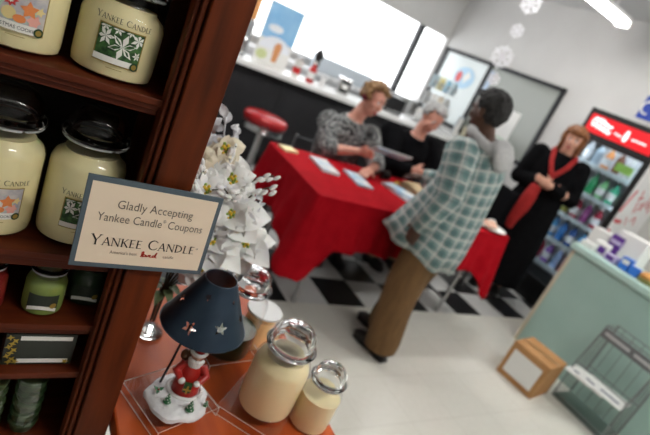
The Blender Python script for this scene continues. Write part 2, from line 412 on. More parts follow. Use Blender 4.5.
candle_jar('large cream jar candle with snowflake picture on upper shelf', (.1000, .664, S1+.0005), .0485, .092, wax, 'snow', aim(.1045, .664, .06), 1.1, .9, 'cream jar candles on the shelves', zl=.041)
candle_jar('large cream jar candle with cookie picture on the shelf below', (.006, .668, S2+.0005), .0485, .132, wax, 'cookie', aim(.006, .668, .16), 1.1, .94, 'cream jar candles on the shelves')
candle_jar('large cream jar candle with snowflake picture partly behind the coupon sign', (.1055, .668, S2+.0005), .0485, .132, wax, 'snow', aim(.1065, .668, .16), 1.1, .94, 'cream jar candles on the shelves')
olive = mat('olive_green_wax', (.20, .27, .06), .45, sss=.1); redw = mat('dark_red_wax', (.22, .015, .012), .45); deepg = mat('deep_green_wax', (.015, .035, .015), .4)
sj = 'small jar candles on the low shelf'
def small_label(t, R, ang, zc):
    g = G()
    for mi, (x0, x1, a, b, l) in enumerate(((-.02, .02, -.013, .011, .0004), (-.019, .019, -.012, -.006, .0008))):
        g.mi = mi; vs, fs = subdiv(None, 10, x0, x1, a, b)
        g.map2(([(x, y+(-.25*(x*x)*60 if mi else 0)) for x, y in vs], fs), on_cyl(0, 0, zc, R+l, ang))
    g.mi = 2; g.map2((disc(.0045, (.014, -.006), 12), [tuple(range(12))]), on_cyl(0, 0, zc, R+.001, ang))
    g.build('label', [mat('dark_label', (.02, .03, .02), .5), white_pr, gold], t)
for lab, x, y, wm in (('small red jar candle cut off by the photo edge on the low shelf', .016, .645, redw), ('small olive green jar candle on the low shelf', .088, .645, olive), ('small dark green jar candle beside the cabinet post', .146, .672, deepg)):
    t = candle_jar(lab, (x, y, S3+.0005), .0275, .06, wm, None, 0, 1, .9, sj)
    small_label(t, .0279, aim(x, y, .05), .026)
# boxes and wrapped wax tarts lower down
t = thing('gift_box', 'small red box at the left end of the narrow shelf', 'box', (.012, .645, S4+.0005))
G().box((0, 0, .029), (.05, .05, .058)).build('carton', mat('red_card', (.30, .02, .015), .5), t, bevel=.001)
g = G(); g.box((.0, -.0255, .03), (.03, .0006, .03)); g.build('label', mat('dark_label', (.02, .03, .02), .5), t)
t = thing('gift_box', 'dark box with white bands and gold leaf trim on narrow shelf', 'box', (.098, .645, S4+.0005))
G().box((0, 0, .028), (.09, .05, .056)).build('carton', mat('black_green_card', (.012, .018, .012), .35, coat=.3), t, bevel=.001)
for z_ in (.049, .008): G().box((.006, -.0256, z_), (.066, .0006, .007)).build('band', white_pr, t)
g = G()
for k in range(9): g.slab(star(4, .005, .002, (0, 0), k), ((-.036+.004*math.sin(k*2.1), -.0257, .006+.0055*k), (1, 0, 0), (0, 0, 1)), .0005)
for x_ in (-.028, .036): G().slab(star(5, .005, .002), ((x_, -.0268, .008), (1, 0, 0), (0, 0, 1)), .0005).build('gold_star', mat('gold_leaf', (.5, .36, .06), .4, metal=.4), t)
g.build('trim', mat('gold_leaf', (.5, .36, .06), .4, metal=.4), t)
wrap = thin_glass('cellophane', (.9, .95, .9), .12, .05)
tart_mats = [noisy('green_tart_wax', (.02, .05, .02), (.07, .12, .05), 60, .5), noisy('moss_tart_wax', (.05, .09, .03), (.12, .16, .07), 60, .5)]
for k, (x, lab) in enumerate(((.0, 'first wrapped green wax stack from the photo edge on bottom shelf'), (.052, 'middle wrapped green wax stack on bottom shelf'), (.104, 'wrapped green wax stack nearest the cabinet post on bottom shelf'))):
    t = thing('wax_tart_stack', lab, 'candle', (x, .645, S5+.0005), .1*k, 'wrapped wax tarts')
    g = G()
    for q in range(5): g.lathe([(0, .021*q), (.017, .021*q), (.022, .021*q+.016), (.0205, .021*q+.0185), (0, .021*q+.018)], seg=14)
    g.build('tart', tart_mats[k % 2], t, smooth=30)
    g = G(); rr = [.0236, .0236, .0232, .0238, .0233, .0237, .022, .012, .015]
    zs = [0, .015, .035, .055, .075, .095, .108, .114, .122]
    g.loft([(0, 0, z) for z in zs], rr, seg=14, caps=False)
    for i, vv in enumerate(g.v): g.v[i] = vv+V((noise.noise(vv*90), noise.noise(vv*90+V((5, 0, 0))), 0))*.0016
    g.build('wrapper', wrap, t)

# ---------------------------------------------------------------- coupon sign in front of the post
YS = .566
sg = thing('coupon_sign', 'cream coupon sign with slate blue border fixed to cabinet post', 'sign', (.178, YS, 1.19))
SW, SH = .0835, .0615
TL, TR, BR_, BL = (-.087, .064), (.080, .065), (.0865, -.058), (-.083, -.062)
def bil(u, v): # slightly out of square card
    a = V(TL).lerp(V(TR), u); b_ = V(BL).lerp(V(BR_), u); return b_.lerp(a, v)
g = G(); g.slab([BL, BR_, TR, TL], ((0, 0, 0), (1, 0, 0), (0, 0, 1)), -.003)
g.build('border', mat('slate_blue_card', (.085, .12, .145), .6), sg, bevel=.0004)
q = [bil(u, v) for u, v in ((.035, .055), (.965, .055), (.965, .945), (.035, .945))]
G().slab([tuple(p) for p in q], ((0, -.0002, 0), (1, 0, 0), (0, 0, 1)), .0004).build('panel', mat('cream_card', (.88, .74, .57), .65), sg)
g = G()
def write(mesh2, cx, cy, sx=1.0, w=None, lift=-.0012, fit=False):
    vs, fs = mesh2
    if fit: xs = [x for x, y in vs]; sx = sx/(max(xs)-min(xs))
    if w is None:
        xs = [x for x, y in vs]; mid = (min(xs)+max(xs))/2
    else: mid = w/2
    g.add([(lambda p: (p.x, lift, p.y))(bil(.5+((x-mid)*sx+cx)/.167, .5+(y+cy)/.124)) for x, y in vs], fs)
grey_ink = mat('grey_ink', (.16, .135, .115), .6)
g.mi = 0
write(text2('Gladly Accepting', .0165, offset=-.0001), .002, .0245, .0935, fit=True)
write(text2('Yankee Candle  Coupons', .0165, offset=-.0001), .001, .0055, .131, fit=True)
write(text2('®', .006), .0152, .0135, .8)
g.mi = 1
vs, fs, wd = serif('YANKEE CANDLE', .0145, small=.8); write((vs, fs), 0, -.0285, .131/wd, wd)
write(text2('®', .004), .0675, -.0215, 1)
g.mi = 2
write(text2("America's best", .0065), -.0245, -.0395, .85); write(text2("candle", .0065), .0325, -.0395, .85)
g.mi = 3
# handwritten red word "loved" as thin ribbons
ribs = {'l': [(0, 0), (.25, .6), (.22, 1), (.08, .9), (.1, .1), (.3, .05)], 'o': [(.3, .05), (.2, .3), (.35, .5), (.5, .3), (.4, .05), (.3, .1)], 'v': [(.5, .45), (.6, .05), (.8, .45)], 'e': [(.8, .2), (1.0, .35), (.9, .5), (.82, .25), (.95, .05), (1.1, .1)], 'd': [(1.4, .4), (1.2, .4), (1.15, .1), (1.35, .1), (1.55, 1), (1.45, .1), (1.65, .05)]}
vs = []; fs = []
for st in ribs.values():
    for a, b_ in zip(st, st[1:]):
        a = V(a); b_ = V(b_); n = (b_-a).normalized(); n = V((-n.y, n.x))*.07; o = len(vs)
        for p in (a+n, a-n, b_-n, b_+n): vs.append((p.x*.0125, p.y*.0085))
        fs.append((o, o+1, o+2, o+3))
write((vs, fs), .007, -.0405, 1)
g.build('lettering', [grey_ink, ink, mat('brown_ink', (.30, .24, .19), .6), mat('red_ink', (.65, .05, .03), .6)], sg)

# ---------------------------------------------------------------- orange display table
ZT = .83
tb = thing('display_table', 'orange stained wooden display table beside the cabinet', 'table', (.43, .5, 0))
def loc_(p, r): return V(p)-V(r)
g = G(); g.ab((.225-.43, .05-.5, ZT-.03), (.63-.43, .98-.5, ZT)); g.build('tabletop', table_wood, tb, bevel=.004)
g = G(); g.ab((.25-.43, .08-.5, ZT-.11), (.605-.43, .95-.5, ZT-.0305)); g.build('apron', table_wood, tb)
for x in (.265, .59):
    for y in (.095, .935): G().loft([(x-.43, y-.5, 0), (x-.43, y-.5, ZT-.111)], [.016, .024], seg=4).build('leg', table_wood, tb)

# clear acrylic risers: two low walls and a top of thin sheet
acr = mat('clear_acrylic', (.97, .97, .97), .03, trans=1, ior=1.3)
acr_edge = thin_glass('acrylic_sheet', (.97, .96, .95), .05)
acr_rim = mat('acrylic_edge_glint', (.90, .80, .75), .2, spec=.6)
def riser(label, c, sx, sy, h, rz):
    t = thing('acrylic_riser', label, 'display stand', (c[0], c[1], ZT+.0004), rz, 'clear acrylic risers')
    th = .0018
    for nm, a, b_ in (('top', (-sx/2, -sy/2, h-th), (sx/2, sy/2, h)), ('side', (-sx/2, -sy/2, 0), (-sx/2+th, sy/2, h-th-.0002)), ('side', (sx/2-th, -sy/2, 0), (sx/2, sy/2, h-th-.0002))):
        g = G(); g.ab(a, b_); o = g.build(nm, [acr_edge, acr_rim], t)
        # light caught in the sheet edges is painted: thin faces get a pale colour
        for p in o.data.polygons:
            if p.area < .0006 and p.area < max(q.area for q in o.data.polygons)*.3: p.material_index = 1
    return t
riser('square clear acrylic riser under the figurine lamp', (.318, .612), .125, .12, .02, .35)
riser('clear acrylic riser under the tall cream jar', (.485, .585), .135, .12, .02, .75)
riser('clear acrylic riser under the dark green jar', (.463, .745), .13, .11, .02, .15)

# ---------------------------------------------------------------- jars on the table
ZR = ZT+.0215
tj = 'unlabelled jars on the orange table'
candle_jar('tall cream candle jar with clear bell lid on orange table', (.487, .58, ZR), .054, .125, wax_table, None, 0, 1, .93, tj)
candle_jar('shorter peach cream candle jar at the table edge', (.580, .548, ZT+.0005), .041, .096, wax_table, None, 0, 1, .85, tj)
t = candle_jar('clear lidded jar with dark green candle behind the lamp shade', (.453, .732, ZR), .050, .143, mat('bottle_green_wax', (.025, .04, .015), .35), None, 0, 1, .45, tj)
t = thing('tumbler_candle', 'peach tumbler candle with white disc lid behind the jars', 'candle', (.538, .775, ZT+.0005))
G().lathe([(0, 0), (.030, 0), (.034, .003), (.0365, .088), (.0345, .088), (.033, .07)], seg=32).build('glass', jar_glass, t, smooth=True)
G().lathe([(0, .003), (.0315, .003), (.0338, .075), (0, .075)], seg=32).build('wax', wax_peach, t, smooth=True)
G().lathe([(0, .0885), (.040, .0885), (.041, .09), (.041, .092), (.040, .0935), (0, .0935)], seg=36).build('lid', mat('white_card_lid', (.85, .85, .85), .6), t, smooth=True)

# ---------------------------------------------------------------- figurine lamp
fl = thing('figurine_lamp', 'small candle lamp with navy shade over red coated bearded figurine', 'lamp', (.321, .596, ZR), 0)
snowm = noisy('snow_glaze', (.80, .80, .82), (.88, .88, .88), 70, .35, bump=.3)
g = G(); vs0 = len(g.v)
g.lathe([(0, 0), (.049, 0), (.053, .004), (.052, .010), (.046, .014), (.03, .017), (0, .019)], seg=36)
for i in range(len(g.v)):
    p = g.v[i]; a = math.atan2(p.y, p.x); r = 1+.05*math.sin(5*a)+.03*math.sin(9*a+1); g.v[i] = V((p.x*r, p.y*r, p.z+(.0015*math.sin(40*p.x)*math.cos(50*p.y) if p.z > .005 else 0)))
base = g.build('snow_base', snowm, fl, smooth=True)
FA = math.atan2(-.606, -.318)+.12          # figurine faces the viewer's side of the table
Rf = Matrix.Rotation(FA+math.pi/2, 3, 'Z') # local -y is the front
redc = mat('red_glaze', (.42, .018, .012), .32, coat=.3); whitec = mat('white_glaze', (.82, .82, .80), .35); fleshc = mat('flesh_glaze', (.72, .42, .30), .4)
F = lambda x, y, z: V((.012, .010, .0165)) + Rf @ V((x*FS, y*FS, z*FS))
FS = 1.22
g = G(); g.loft([F(0, 0, 0), F(0, 0, .012), F(0, .001, .03), F(0, .002, .045), F(0, .003, .056)], [(.024, .021), (.023, .02), (.019, .0165), (.015, .013), (.008, .008)], side=Rf @ V((1, 0, 0)), seg=20)
for s in (-1, 1): g.loft([F(s*.013, 0, .048), F(s*.021, -.006, .036), F(s*.012, -.018, .031)], [.0065, .0075, .0055], seg=10)
fo = link('figurine', voxel(g, redc, .0012, 3, 'figurine'), fl)
g = G(); g.ell(F(0, 0, .064), (.0095, .0095, .0105)); g.ell(F(0, -.0098, .0635), .0022); g.build('head', fleshc, fo, smooth=180)
g = G()
for k in range(26):
    a = -1.25+2.5*(k % 9)/8; z = .059-.0045*(k//9)-.001*abs(a); r = .0095-.0012*(k//9)
    g.ell(F(math.sin(a)*r, -math.cos(a)*r-.001, z), (.0033, .0033, .0042), seg=8, rings=6)
g.build('beard', whitec, fo, smooth=180)
g = G(); g.loft([F(0, .001, .0695), F(.002, .002, .077), F(.006, .004, .083), F(.012, .006, .082), F(.016, .006, .077)], [.0102, .008, .0055, .004, .003], seg=14); g.build('hat', redc, fo, smooth=180)
G().tube([F(.0105*math.cos(a), .001+.0105*math.sin(a), .0695) for a in [2*math.pi*q/18 for q in range(19)]], .0032).build('hat_band', whitec, fo, smooth=180)
G().ell(F(.017, .006, .0745), .005).build('pompom', whitec, fo, smooth=180)
G().tube([F(.0245*math.cos(a), .0215*math.sin(a), .002) for a in [2*math.pi*q/24 for q in range(25)]], .0036).build('hem_trim', whitec, fo, smooth=180)
for s in (-1, 1): G().ell(F(s*.0105, -.019, .031), (.0062, .005, .006)).build('mitten', whitec, fo, smooth=180)
g = G(); g.box(F(0, -.022, .024), (.013, .009, .016), rot=Rf); g.build('gift', mat('green_glaze', (.015, .07, .02), .35), fo, bevel=.001)
g = G(); g.box(F(0, -.0267, .024), (.003, .0008, .016), rot=Rf); g.box(F(0, -.0267, .024), (.013, .0008, .003), rot=Rf); g.build('ribbon', mat('gold_leaf', (.5, .36, .06), .4, metal=.4), fo)
sack = G(); sack.ell(F(-.014, .010, .052), (.010, .009, .011)); sack.ell(F(-.010, .006, .064), (.004, .004, .005)); sack.build('sack', mat('brown_glaze', (.14, .06, .025), .45), fo, smooth=180)
pine = mat('pine_glaze', (.03, .16, .06), .4)
def mini_tree(x, y, h):
    g = G(); g.mi = 0
    for q in range(3):
        z = h*(.1+.27*q); r = h*(.36-.09*q); g.lathe([(0, z), (r, z), (r*.86, z+h*.06), (0, z+h*.40)], F(x, y, 0), seg=14)
    g.mi = 1
    for q in range(16):
        zz = .15+.75*q/16; a = q*2.4; r = h*.33*(1-zz)+.0008; p = F(x, y, 0)+V((r*math.cos(a), r*math.sin(a), h*zz)); g.ell(p, h*.06, seg=6, rings=4)
    g.build('tree', [pine, whitec], base, smooth=40)
mini_tree(-.020, -.031, .019); mini_tree(.012, -.036, .021); mini_tree(.033, -.022, .013)
g = G(); g.mi = 0
for a in (.4, 2.2, 4.2): g.slab([(0, 0), (.004, .003), (.007, .002), (.011, 0), (.007, -.002), (.004, -.003)], (F(-.035, -.016, .003), (math.cos(a), math.sin(a), .1), (-math.sin(a), math.cos(a), .1)), .001)
g.mi = 1; g.ell(F(-.035, -.016, .0045), .0018, seg=8, rings=6); g.build('holly', [pine, redc], base)
g = G(); ptop = V((-.020, .012, .167)); g.tube([(-.026, .032, .008), (-.0235, .022, .075), ptop], .0022, 8)
g.tube([(.022*math.cos(a)-.005, .022*math.sin(a)+.002, .1685) for a in [2*math.pi*q/20 for q in range(21)]], .0013); g.build('pole', mat('black_metal', (.015, .015, .017), .35, metal=.6), fl, smooth=True)
# shade: cone of sheet metal with star cut-outs, built as a grid of quads with the star cells really left open
navy = noisy('navy_enamel', (.016, .032, .055), (.022, .042, .068), 30, .36, metal=.35)
zt, zb, rt, rb = .252, .164, .026, .070
st3 = [(FA+.42, .36, .0125, .1), (FA-.42, .26, .0125, .3), (FA-.35, .80, .007, .5), (FA+1.3, .40, .010, 0), (FA-1.35, .5, .0095, .2), (FA+2.4, .35, .01, .3), (FA-2.6, .55, .009, .1), (FA+.9, .75, .005, 0)]
sc_c = V((.001, 0, 0)); tilt = Matrix.Rotation(.06, 3, V((1, -1, 0)))
def sh_pt(a, v, off=0):
    r = rb+(rt-rb)*v+off; z = (zb+(zt-zb)*v); p = V((r*math.cos(a), r*math.sin(a), z-.18)); return p+V((-.002, .008, .18))
def instar(a, v):
    for ca, cv, R_, ro in st3:
        r = rb+(rt-rb)*cv; dx = ((a-ca+math.pi) % (2*math.pi)-math.pi)*r; dy = (v-cv)*.107; d = math.hypot(dx, dy)
        if d < R_:
            th = (math.atan2(dy, dx)+ro+.5*math.pi) % (math.pi/2.5)-math.pi/5
            if d < R_*(1-.62*(abs(th)/(math.pi/5))**.7): return True
    return False
NA, NV = 330, 80; g = G()
g.v = [sh_pt(2*math.pi*k/NA, i/NV, o) for o in (0, -.0008) for i in range(NV+1) for k in range(NA)]
for s in (0, 1):
    o = s*(NV+1)*NA
    for i in range(NV):
        for k in range(NA):
            if instar(2*math.pi*(k+.5)/NA, (i+.5)/NV): continue
            k2 = (k+1) % NA; q = [o+i*NA+k, o+i*NA+k2, o+(i+1)*NA+k2, o+(i+1)*NA+k]; g.f.append(q if s == 0 else q[::-1]); g.m.append(0)
shd = g.build('lamp_shade', navy, fl, smooth=180)
for v_ in (0, 1): G().tube([sh_pt(2*math.pi*k/48, v_) for k in range(49)], .0011, 6).build('rim', navy, shd, smooth=True)

# ---------------------------------------------------------------- white flower arrangement
fa = thing('flower_arrangement', 'white artificial flower arrangement in a clear glass vase', 'flowers', (.312, .80, ZT+.0005))
vg = mat('vase_glass', (.95, .97, .97), .02, trans=1, ior=1.4)
G().lathe([(0, 0), (.028, 0), (.0305, .003), (.029, .008), (.018, .014), (.012, .022), (.014, .045), (.021, .09), (.025, .115), (.0235, .115), (.019, .09), (.0115, .045), (.008, .03), (0, .028)], seg=36).build('vase', jar_glass, fa, smooth=True)
G().lathe([(0, .0005), (.027, .0005), (.0285, .004), (.0275, .0075), (.016, .0135), (.009, .022), (0, .024)], seg=36).build('vase_foot', vg, fa, smooth=True)
stemm = mat('dark_stem', (.05, .04, .02), .7); leafm = noisy('dull_leaf', (.05, .08, .03), (.10, .13, .05), 60, .6)
petalm = noisy('white_silk', (.84, .84, .82), (.90, .90, .88), 50, .6, sss=.1); creamm = mat('cream_silk', (.82, .74, .58), .6, sss=.1)
frost = noisy('frosted_silver', (.80, .80, .82), (.55, .56, .60), 120, .45); yel = mat('yellow_stamen', (.75, .50, .04), .5); grn = mat('lime_center', (.25, .38, .05), .5)
def leaf(g, o, d, up, L, W, curl=.3, cup=.25):
    o = V(o); d = V(d).normalized(); s = d.cross(V(up)).normalized(); n = s.cross(d); vs = []; N = 6
    prof = [.22, .70, .98, 1.0, .86, .52, .04]
    for i in range(N+1):
        t = i/N; c = o+d*L*t*(1-.15*curl*t)-n*L*curl*t*t+n*L*.12*math.sin(t*3.1)
        for k in (-1, -.5, 0, .5, 1): vs.append(c+s*W*prof[i]*k+n*W*cup*(k*k)*prof[i])
    g.add(vs, [(i*5+k, i*5+k+1, i*5+k+6, i*5+k+5) for i in range(N) for k in range(4)])
rnd = random.Random(3)
def bloom(p, face, R, m=petalm, n1=7, n2=6):
    p = V(p); face = V(face).normalized(); a1 = face.orthogonal().normalized(); a2 = face.cross(a1)
    g = G()
    for ring, (n, L, lift) in enumerate(((n1, R, .12), (n2, R*.72, .45))):
        for k in range(n):
            a = 2*math.pi*(k+.5*ring)/n+rnd.uniform(-.15, .15)
            d = a1*math.cos(a)+a2*math.sin(a)+face*lift*rnd.uniform(.6, 1.4)
            leaf(g, p+face*.003*ring, d, face, L*1.15*rnd.uniform(.85, 1.1), L*.50, rnd.uniform(.2, .8), .32)
    b_ = g.build('bloom', m, fa, smooth=180)
    g = G()
    for k in range(9):
        a = k*2.4; r = .0022*math.sqrt(k); g.mi = k % 2; g.ell(p+face*.008+(a1*math.cos(a)+a2*math.sin(a))*r*1.6, .0035, seg=8, rings=6)
    g.build('flower_center', [yel, grn], b_, smooth=180)
B0 = V(fa.location)
def fp(x, y, yy): return at(x, y, 'y', yy)-B0
view = lambda p: (V((0, 0, EYE))-(p+B0)).normalized()
bl = [(232, 215, .745, .058, petalm), (212, 243, .735, .055, petalm), (205, 190, .76, .055, petalm), (246, 245, .75, .050, petalm), (196, 160, .79, .040, creamm), (232, 180, .775, .048, petalm), (200, 268, .76, .045, petalm), (225, 150, .80, .034, creamm), (196, 222, .75, .05, petalm)]
for k, (x, y, yy, R, m) in enumerate(bl):
    p = fp(x, y, yy); f = view(p)+V((rnd.uniform(-.35, .35), rnd.uniform(-.3, .3), rnd.uniform(-.1, .5))); bloom(p, f, R, m)
    s = G(); s.tube([(0, 0, .10), (p*.5+V((0, 0, .07))), p-f.normalized()*.004], .0018, 6); s.build('stem', stemm, fa, smooth=180)
def spray(x0, y0, x1, y1, yy, n, r, m, silver=False):
    a = fp(x0, y0, yy); b_ = fp(x1, y1, yy); g = G(); mid = (a+b_)/2+V((0, 0, .012)); g.mi = 0
    g.tube([a, mid, b_], .0016, 6); g.mi = 1
    for k in range(n):
        t = .25+.75*k/max(1, n-1); c = a.lerp(mid, t*2) if t < .5 else mid.lerp(b_, t*2-1)
        off = V((rnd.uniform(-1, 1), rnd.uniform(-1, 1), rnd.uniform(-1, 1)))*r*1.6
        if silver: leaf(g, c, (b_-a).normalized()*.7+off.normalized(), view(c), r*4, r*1.3, .3)
        else: g.ell(c+off, (r*.8, r*.8, r*1.6), (b_-a).to_track_quat('Z', 'Y').to_matrix(), seg=10, rings=7)
    g.build('spray', [stemm if not silver else frost, m], fa, smooth=180)
spray(215, 190, 226, 117, .81, 9, .0062, frost, True); spray(205, 180, 211, 120, .81, 8, .006, frost, True); spray(215, 180, 238, 128, .81, 9, .0055, frost, True)
spray(240, 190, 274, 176, .76, 8, .0048, petalm); spray(240, 205, 272, 187, .755, 8, .0055, petalm); spray(220, 175, 236, 146, .79, 8, .0055, petalm)
spray(205, 195, 200, 165, .765, 8, .005, petalm); spray(215, 205, 240, 195, .735, 9, .0055, petalm); spray(238, 235, 262, 200, .75, 7, .0055, frost, True); spray(212, 190, 232, 200, .73, 8, .005, petalm)
spray(200, 205, 192, 185, .75, 7, .005, petalm)
g = G()
for k in range(9):
    a = k*.7; leaf(g, (.006*math.cos(a), .006*math.sin(a), .105+.006*(k % 3)), (math.cos(a), math.sin(a), .2), (0, 0, 1), .034, .010, .6)
g.build('leaves', leafm, fa, smooth=180)
g = G()
for k in range(4): g.tube([(.004*math.cos(k*1.6), .004*math.sin(k*1.6), .03), (.006*math.cos(k*1.6), .006*math.sin(k*1.6), .115)], .0018, 6)
g.build('stem', stemm, fa, smooth=180)

# ---------------------------------------------------------------- folding table and red cloth
TX0, TX1, TY0, TY1, TH = 1.43, 3.13, 2.03, 2.80, .745
ft = thing('folding_table', 'folding table on thin grey metal legs under the red cloth', 'table', (2.28, 2.415, 0))
G().ab((TX0-2.28+.01, TY0-2.415+.01, TH-.03), (TX1-2.28-.01, TY1-2.415-.01, TH)).build('tabletop', mat('grey_laminate', (.4, .4, .4), .5), ft, bevel=.005)
legm = mat('grey_metal_leg', (.42, .42, .43), .35, metal=.7)
for x in (TX0+.2, TX1-.2):
    for y in (TY0+.08, TY1-.08): G().cyl((x-2.28, y-2.415, 0), (x-2.28, y-2.415, TH-.03), .014, seg=12).build('leg', legm, ft, smooth=True)
    G().tube([(x-2.28, TY0+.08-2.415, .12), (x-2.28, TY1-.08-2.415, .12)], .010).build('crossbar', legm, ft, smooth=True)
redcloth = noisy('red_cloth', (.34, .002, .008), (.40, .004, .011), 14, .85, spec=.1)
def cloth():
    me_v = []; me_f = []; cr = .03
    x0, x1, y0, y1 = TX0-.004, TX1+.004, TY0-.004, TY1+.004; z = TH+.004
    # perimeter loop, counter-clockwise, with rounded corners; each point has outward normal and corner weight
    P = []
    def side(a, b, n, k):
        for i in range(k):
            t = i/k; P.append((V(a).lerp(V(b), t), V(n), 0.0, t))
    def corner(c, a0):
        for i in range(7):
            a = a0+math.pi/2*i/7; d = V((math.cos(a), math.sin(a), 0)); P.append((V(c)+d*cr, d, math.sin(math.pi*(i+.5)/7.5), 0))
    side((x0+cr, y0, z), (x1-cr, y0, z), (0, -1, 0), 56); corner((x1-cr, y0+cr, z), -math.pi/2)
    side((x1, y0+cr, z), (x1, y1-cr, z), (1, 0, 0), 26); corner((x1-cr, y1-cr, z), 0)
    side((x1-cr, y1, z), (x0+cr, y1, z), (0, 1, 0), 56); corner((x0+cr, y1-cr, z), math.pi/2)
    side((x0, y1-cr, z), (x0, y0+cr, z), (-1, 0, 0), 26); corner((x0+cr, y0+cr, z), math.pi)
    n = len(P); rows = 16
    vs = []
    for j in range(rows+1):
        t = j/rows
        for i, (p, nn, cw, tt) in enumerate(P):
            s = i/n*2*math.pi
            # distance to nearest table corner drives the long corner points
            dc = min((p-V((cx, cy, z))).length for cx in (x0, x1) for cy in (y0, y1))
            drop = .285+.21*math.exp(-(dc/.16)**2)
            fold = .020*math.sin(s*23)+.012*math.sin(s*41+1)+.008*math.sin(s*9)
            out = t*(.035+.05*math.exp(-(dc/.14)**2))+fold*t**1.3*(1-.4*math.exp(-(dc/.1)**2))
            q = p+nn*out; rr = min(1, t*6)
            vs.append(V((q.x, q.y, z-.006*rr*(1 if t > 0 else 0)-drop*t)))
    fs = [(j*n+i, j*n+(i+1) % n, (j+1)*n+(i+1) % n, (j+1)*n+i) for j in range(rows) for i in range(n)]
    c = len(vs); vs.append(V(((x0+x1)/2, (y0+y1)/2, z+.0005)))
    fs += [(c, i, (i+1) % n) for i in range(n)]
    # slight thickness from an inner copy
    return vs, fs
vs, fs = cloth(); g = G(); g.add(vs, fs)
o = g.build('tablecloth', redcloth, None, smooth=65)
o.modifiers.new('thickness', 'SOLIDIFY').thickness = .002; o.modifiers['thickness'].offset = 1
tag(o, 'bright red cloth draped over the long signing table', 'tablecloth')
ZTT = TH+.0075

# things on the signing table
def flat_book(name, label, cat, c, sx, sy, rz, cover, h=.012, z=ZTT, group=None):
    t = thing(name, label, cat, (c[0], c[1], z), rz, group)
    G().box((.002, 0, h/2), (sx-.006, sy-.008, h-.004)).build('pages', paper, t)
    g = G(); g.box((0, 0, h-.001), (sx, sy, .002)); g.box((0, 0, .001), (sx, sy, .002)); g.box((-sx/2+.001, 0, h/2), (.002, sy, h-.0041)); g.build('cover', cover, t)
    return t
def cover_mat(name, c1, c2, c3):
    return noisy(name, c1, c2, 9, .35, (1, 1, 1), 2, coat=.3)
bc1 = cover_mat('pale_blue_cover', (.55, .68, .82), (.82, .82, .80), None); bc2 = cover_mat('sky_blue_cover', (.30, .55, .78), (.78, .80, .80), None)
bg_ = 'blue and white booklets on the red table'
p = at(281, 147, 'z', ZTT); t = thing('note_pad', 'yellow cream note pad on far corner of the red table', 'pad', (1.53, 2.71, ZTT), .2)
G().box((0, 0, .006), (.11, .09, .012)).build('sheets', mat('yellow_paper', (.85, .72, .40), .7), t); G().box((0, .042, .0064), (.111, .008, .0132)).build('binding', mat('cream_tape', (.8, .7, .5), .6), t)
flat_book('booklet', 'blue and white booklet nearest the note pad on red table', 'book', (1.735, 2.555), .13, .24, -.08, bc1, .016, group=bg_)
flat_book('booklet', 'blue and white booklet beneath the seated woman\'s hand', 'book', (1.955, 2.455), .12, .25, -.1, bc2, .012, group=bg_)
flat_book('booklet', 'pale blue booklet lying lowest under a second one near standing man', 'book', (2.30, 2.40), .16, .25, .15, bc1, .014, group=bg_)
flat_book('booklet', 'blue booklet on top of another near the standing man\'s jacket', 'book', (2.295, 2.405), .14, .22, .4, bc2, .012, ZTT+.0143, group=bg_)
t = thing('pocket_camera', 'small black camera between the two seated people', 'camera', (2.33, 2.66, ZTT), .3)
G().box((0, 0, .03), (.09, .03, .06)).build('body', blackm, t, bevel=.006); G().cyl((0, -.0151, .03), (0, -.04, .03), .022).build('lens', blackm, t, smooth=True)
t = thing('glue_stick', 'small yellow capped stick beside the black camera', 'stationery', (2.40, 2.585, ZTT+.0125), .6)
G().cyl((-.04, 0, 0), (.02, 0, 0), .0125).build('barrel', mat('yellow_plastic', (.75, .6, .05), .4), t, smooth=True); G().cyl((.0205, 0, 0), (.045, 0, 0), .012).build('cap', blackm, t, smooth=True)
t = thing('paper_bag', 'tan paper bag lying before the old man in black', 'bag', (2.545, 2.50, ZTT), .25)
g = G(); g.loft([(-.13, 0, .03), (-.08, 0, .036), (.02, 0, .036), (.11, 0, .022), (.14, 0, .008)], [(.09, .028), (.095, .035), (.095, .034), (.085, .018), (.08, .004)], side=(0, 1, 0), seg=14)
for i, v in enumerate(g.v): g.v[i] = V((v.x, v.y, max(.0, v.z+noise.noise(v*30)*.006)))
kraft = noisy('kraft_paper', (.40, .30, .17), (.50, .38, .22), 20, .75)
g.build('sack', kraft, t, smooth=40); G().ab((.141, -.07, 0), (.15, .07, .004)).build('flap', kraft, t)
t = thing('paper_plate', 'white paper plate at right end of the red table', 'plate', (3.0, 2.14, ZTT), 0)
G().lathe([(0, 0), (.085, 0), (.12, .018), (.123, .018), (.087, .003), (0, .003)], seg=30).build('dish', paper, t, smooth=True)
t = thing('pastry', 'peach coloured pastry on the white paper plate', 'food', (3.0, 2.14, ZTT+.004), 0)
g = G(); g.ell((0, 0, .022), (.065, .05, .022)); g.ell((.03, .02, .032), (.04, .03, .02)); g.ell((-.03, .01, .03), (.035, .03, .02)); t2 = link('crumb', voxel(g, noisy('peach_glaze', (.80, .42, .30), (.85, .62, .48), 25, .5), .006, 2), t)
G().tube([(-.05, .0, .053), (-.01, .015, .055), (.03, .01, .056), (.06, .02, .045)], .005).build('icing', paper, t, smooth=True)

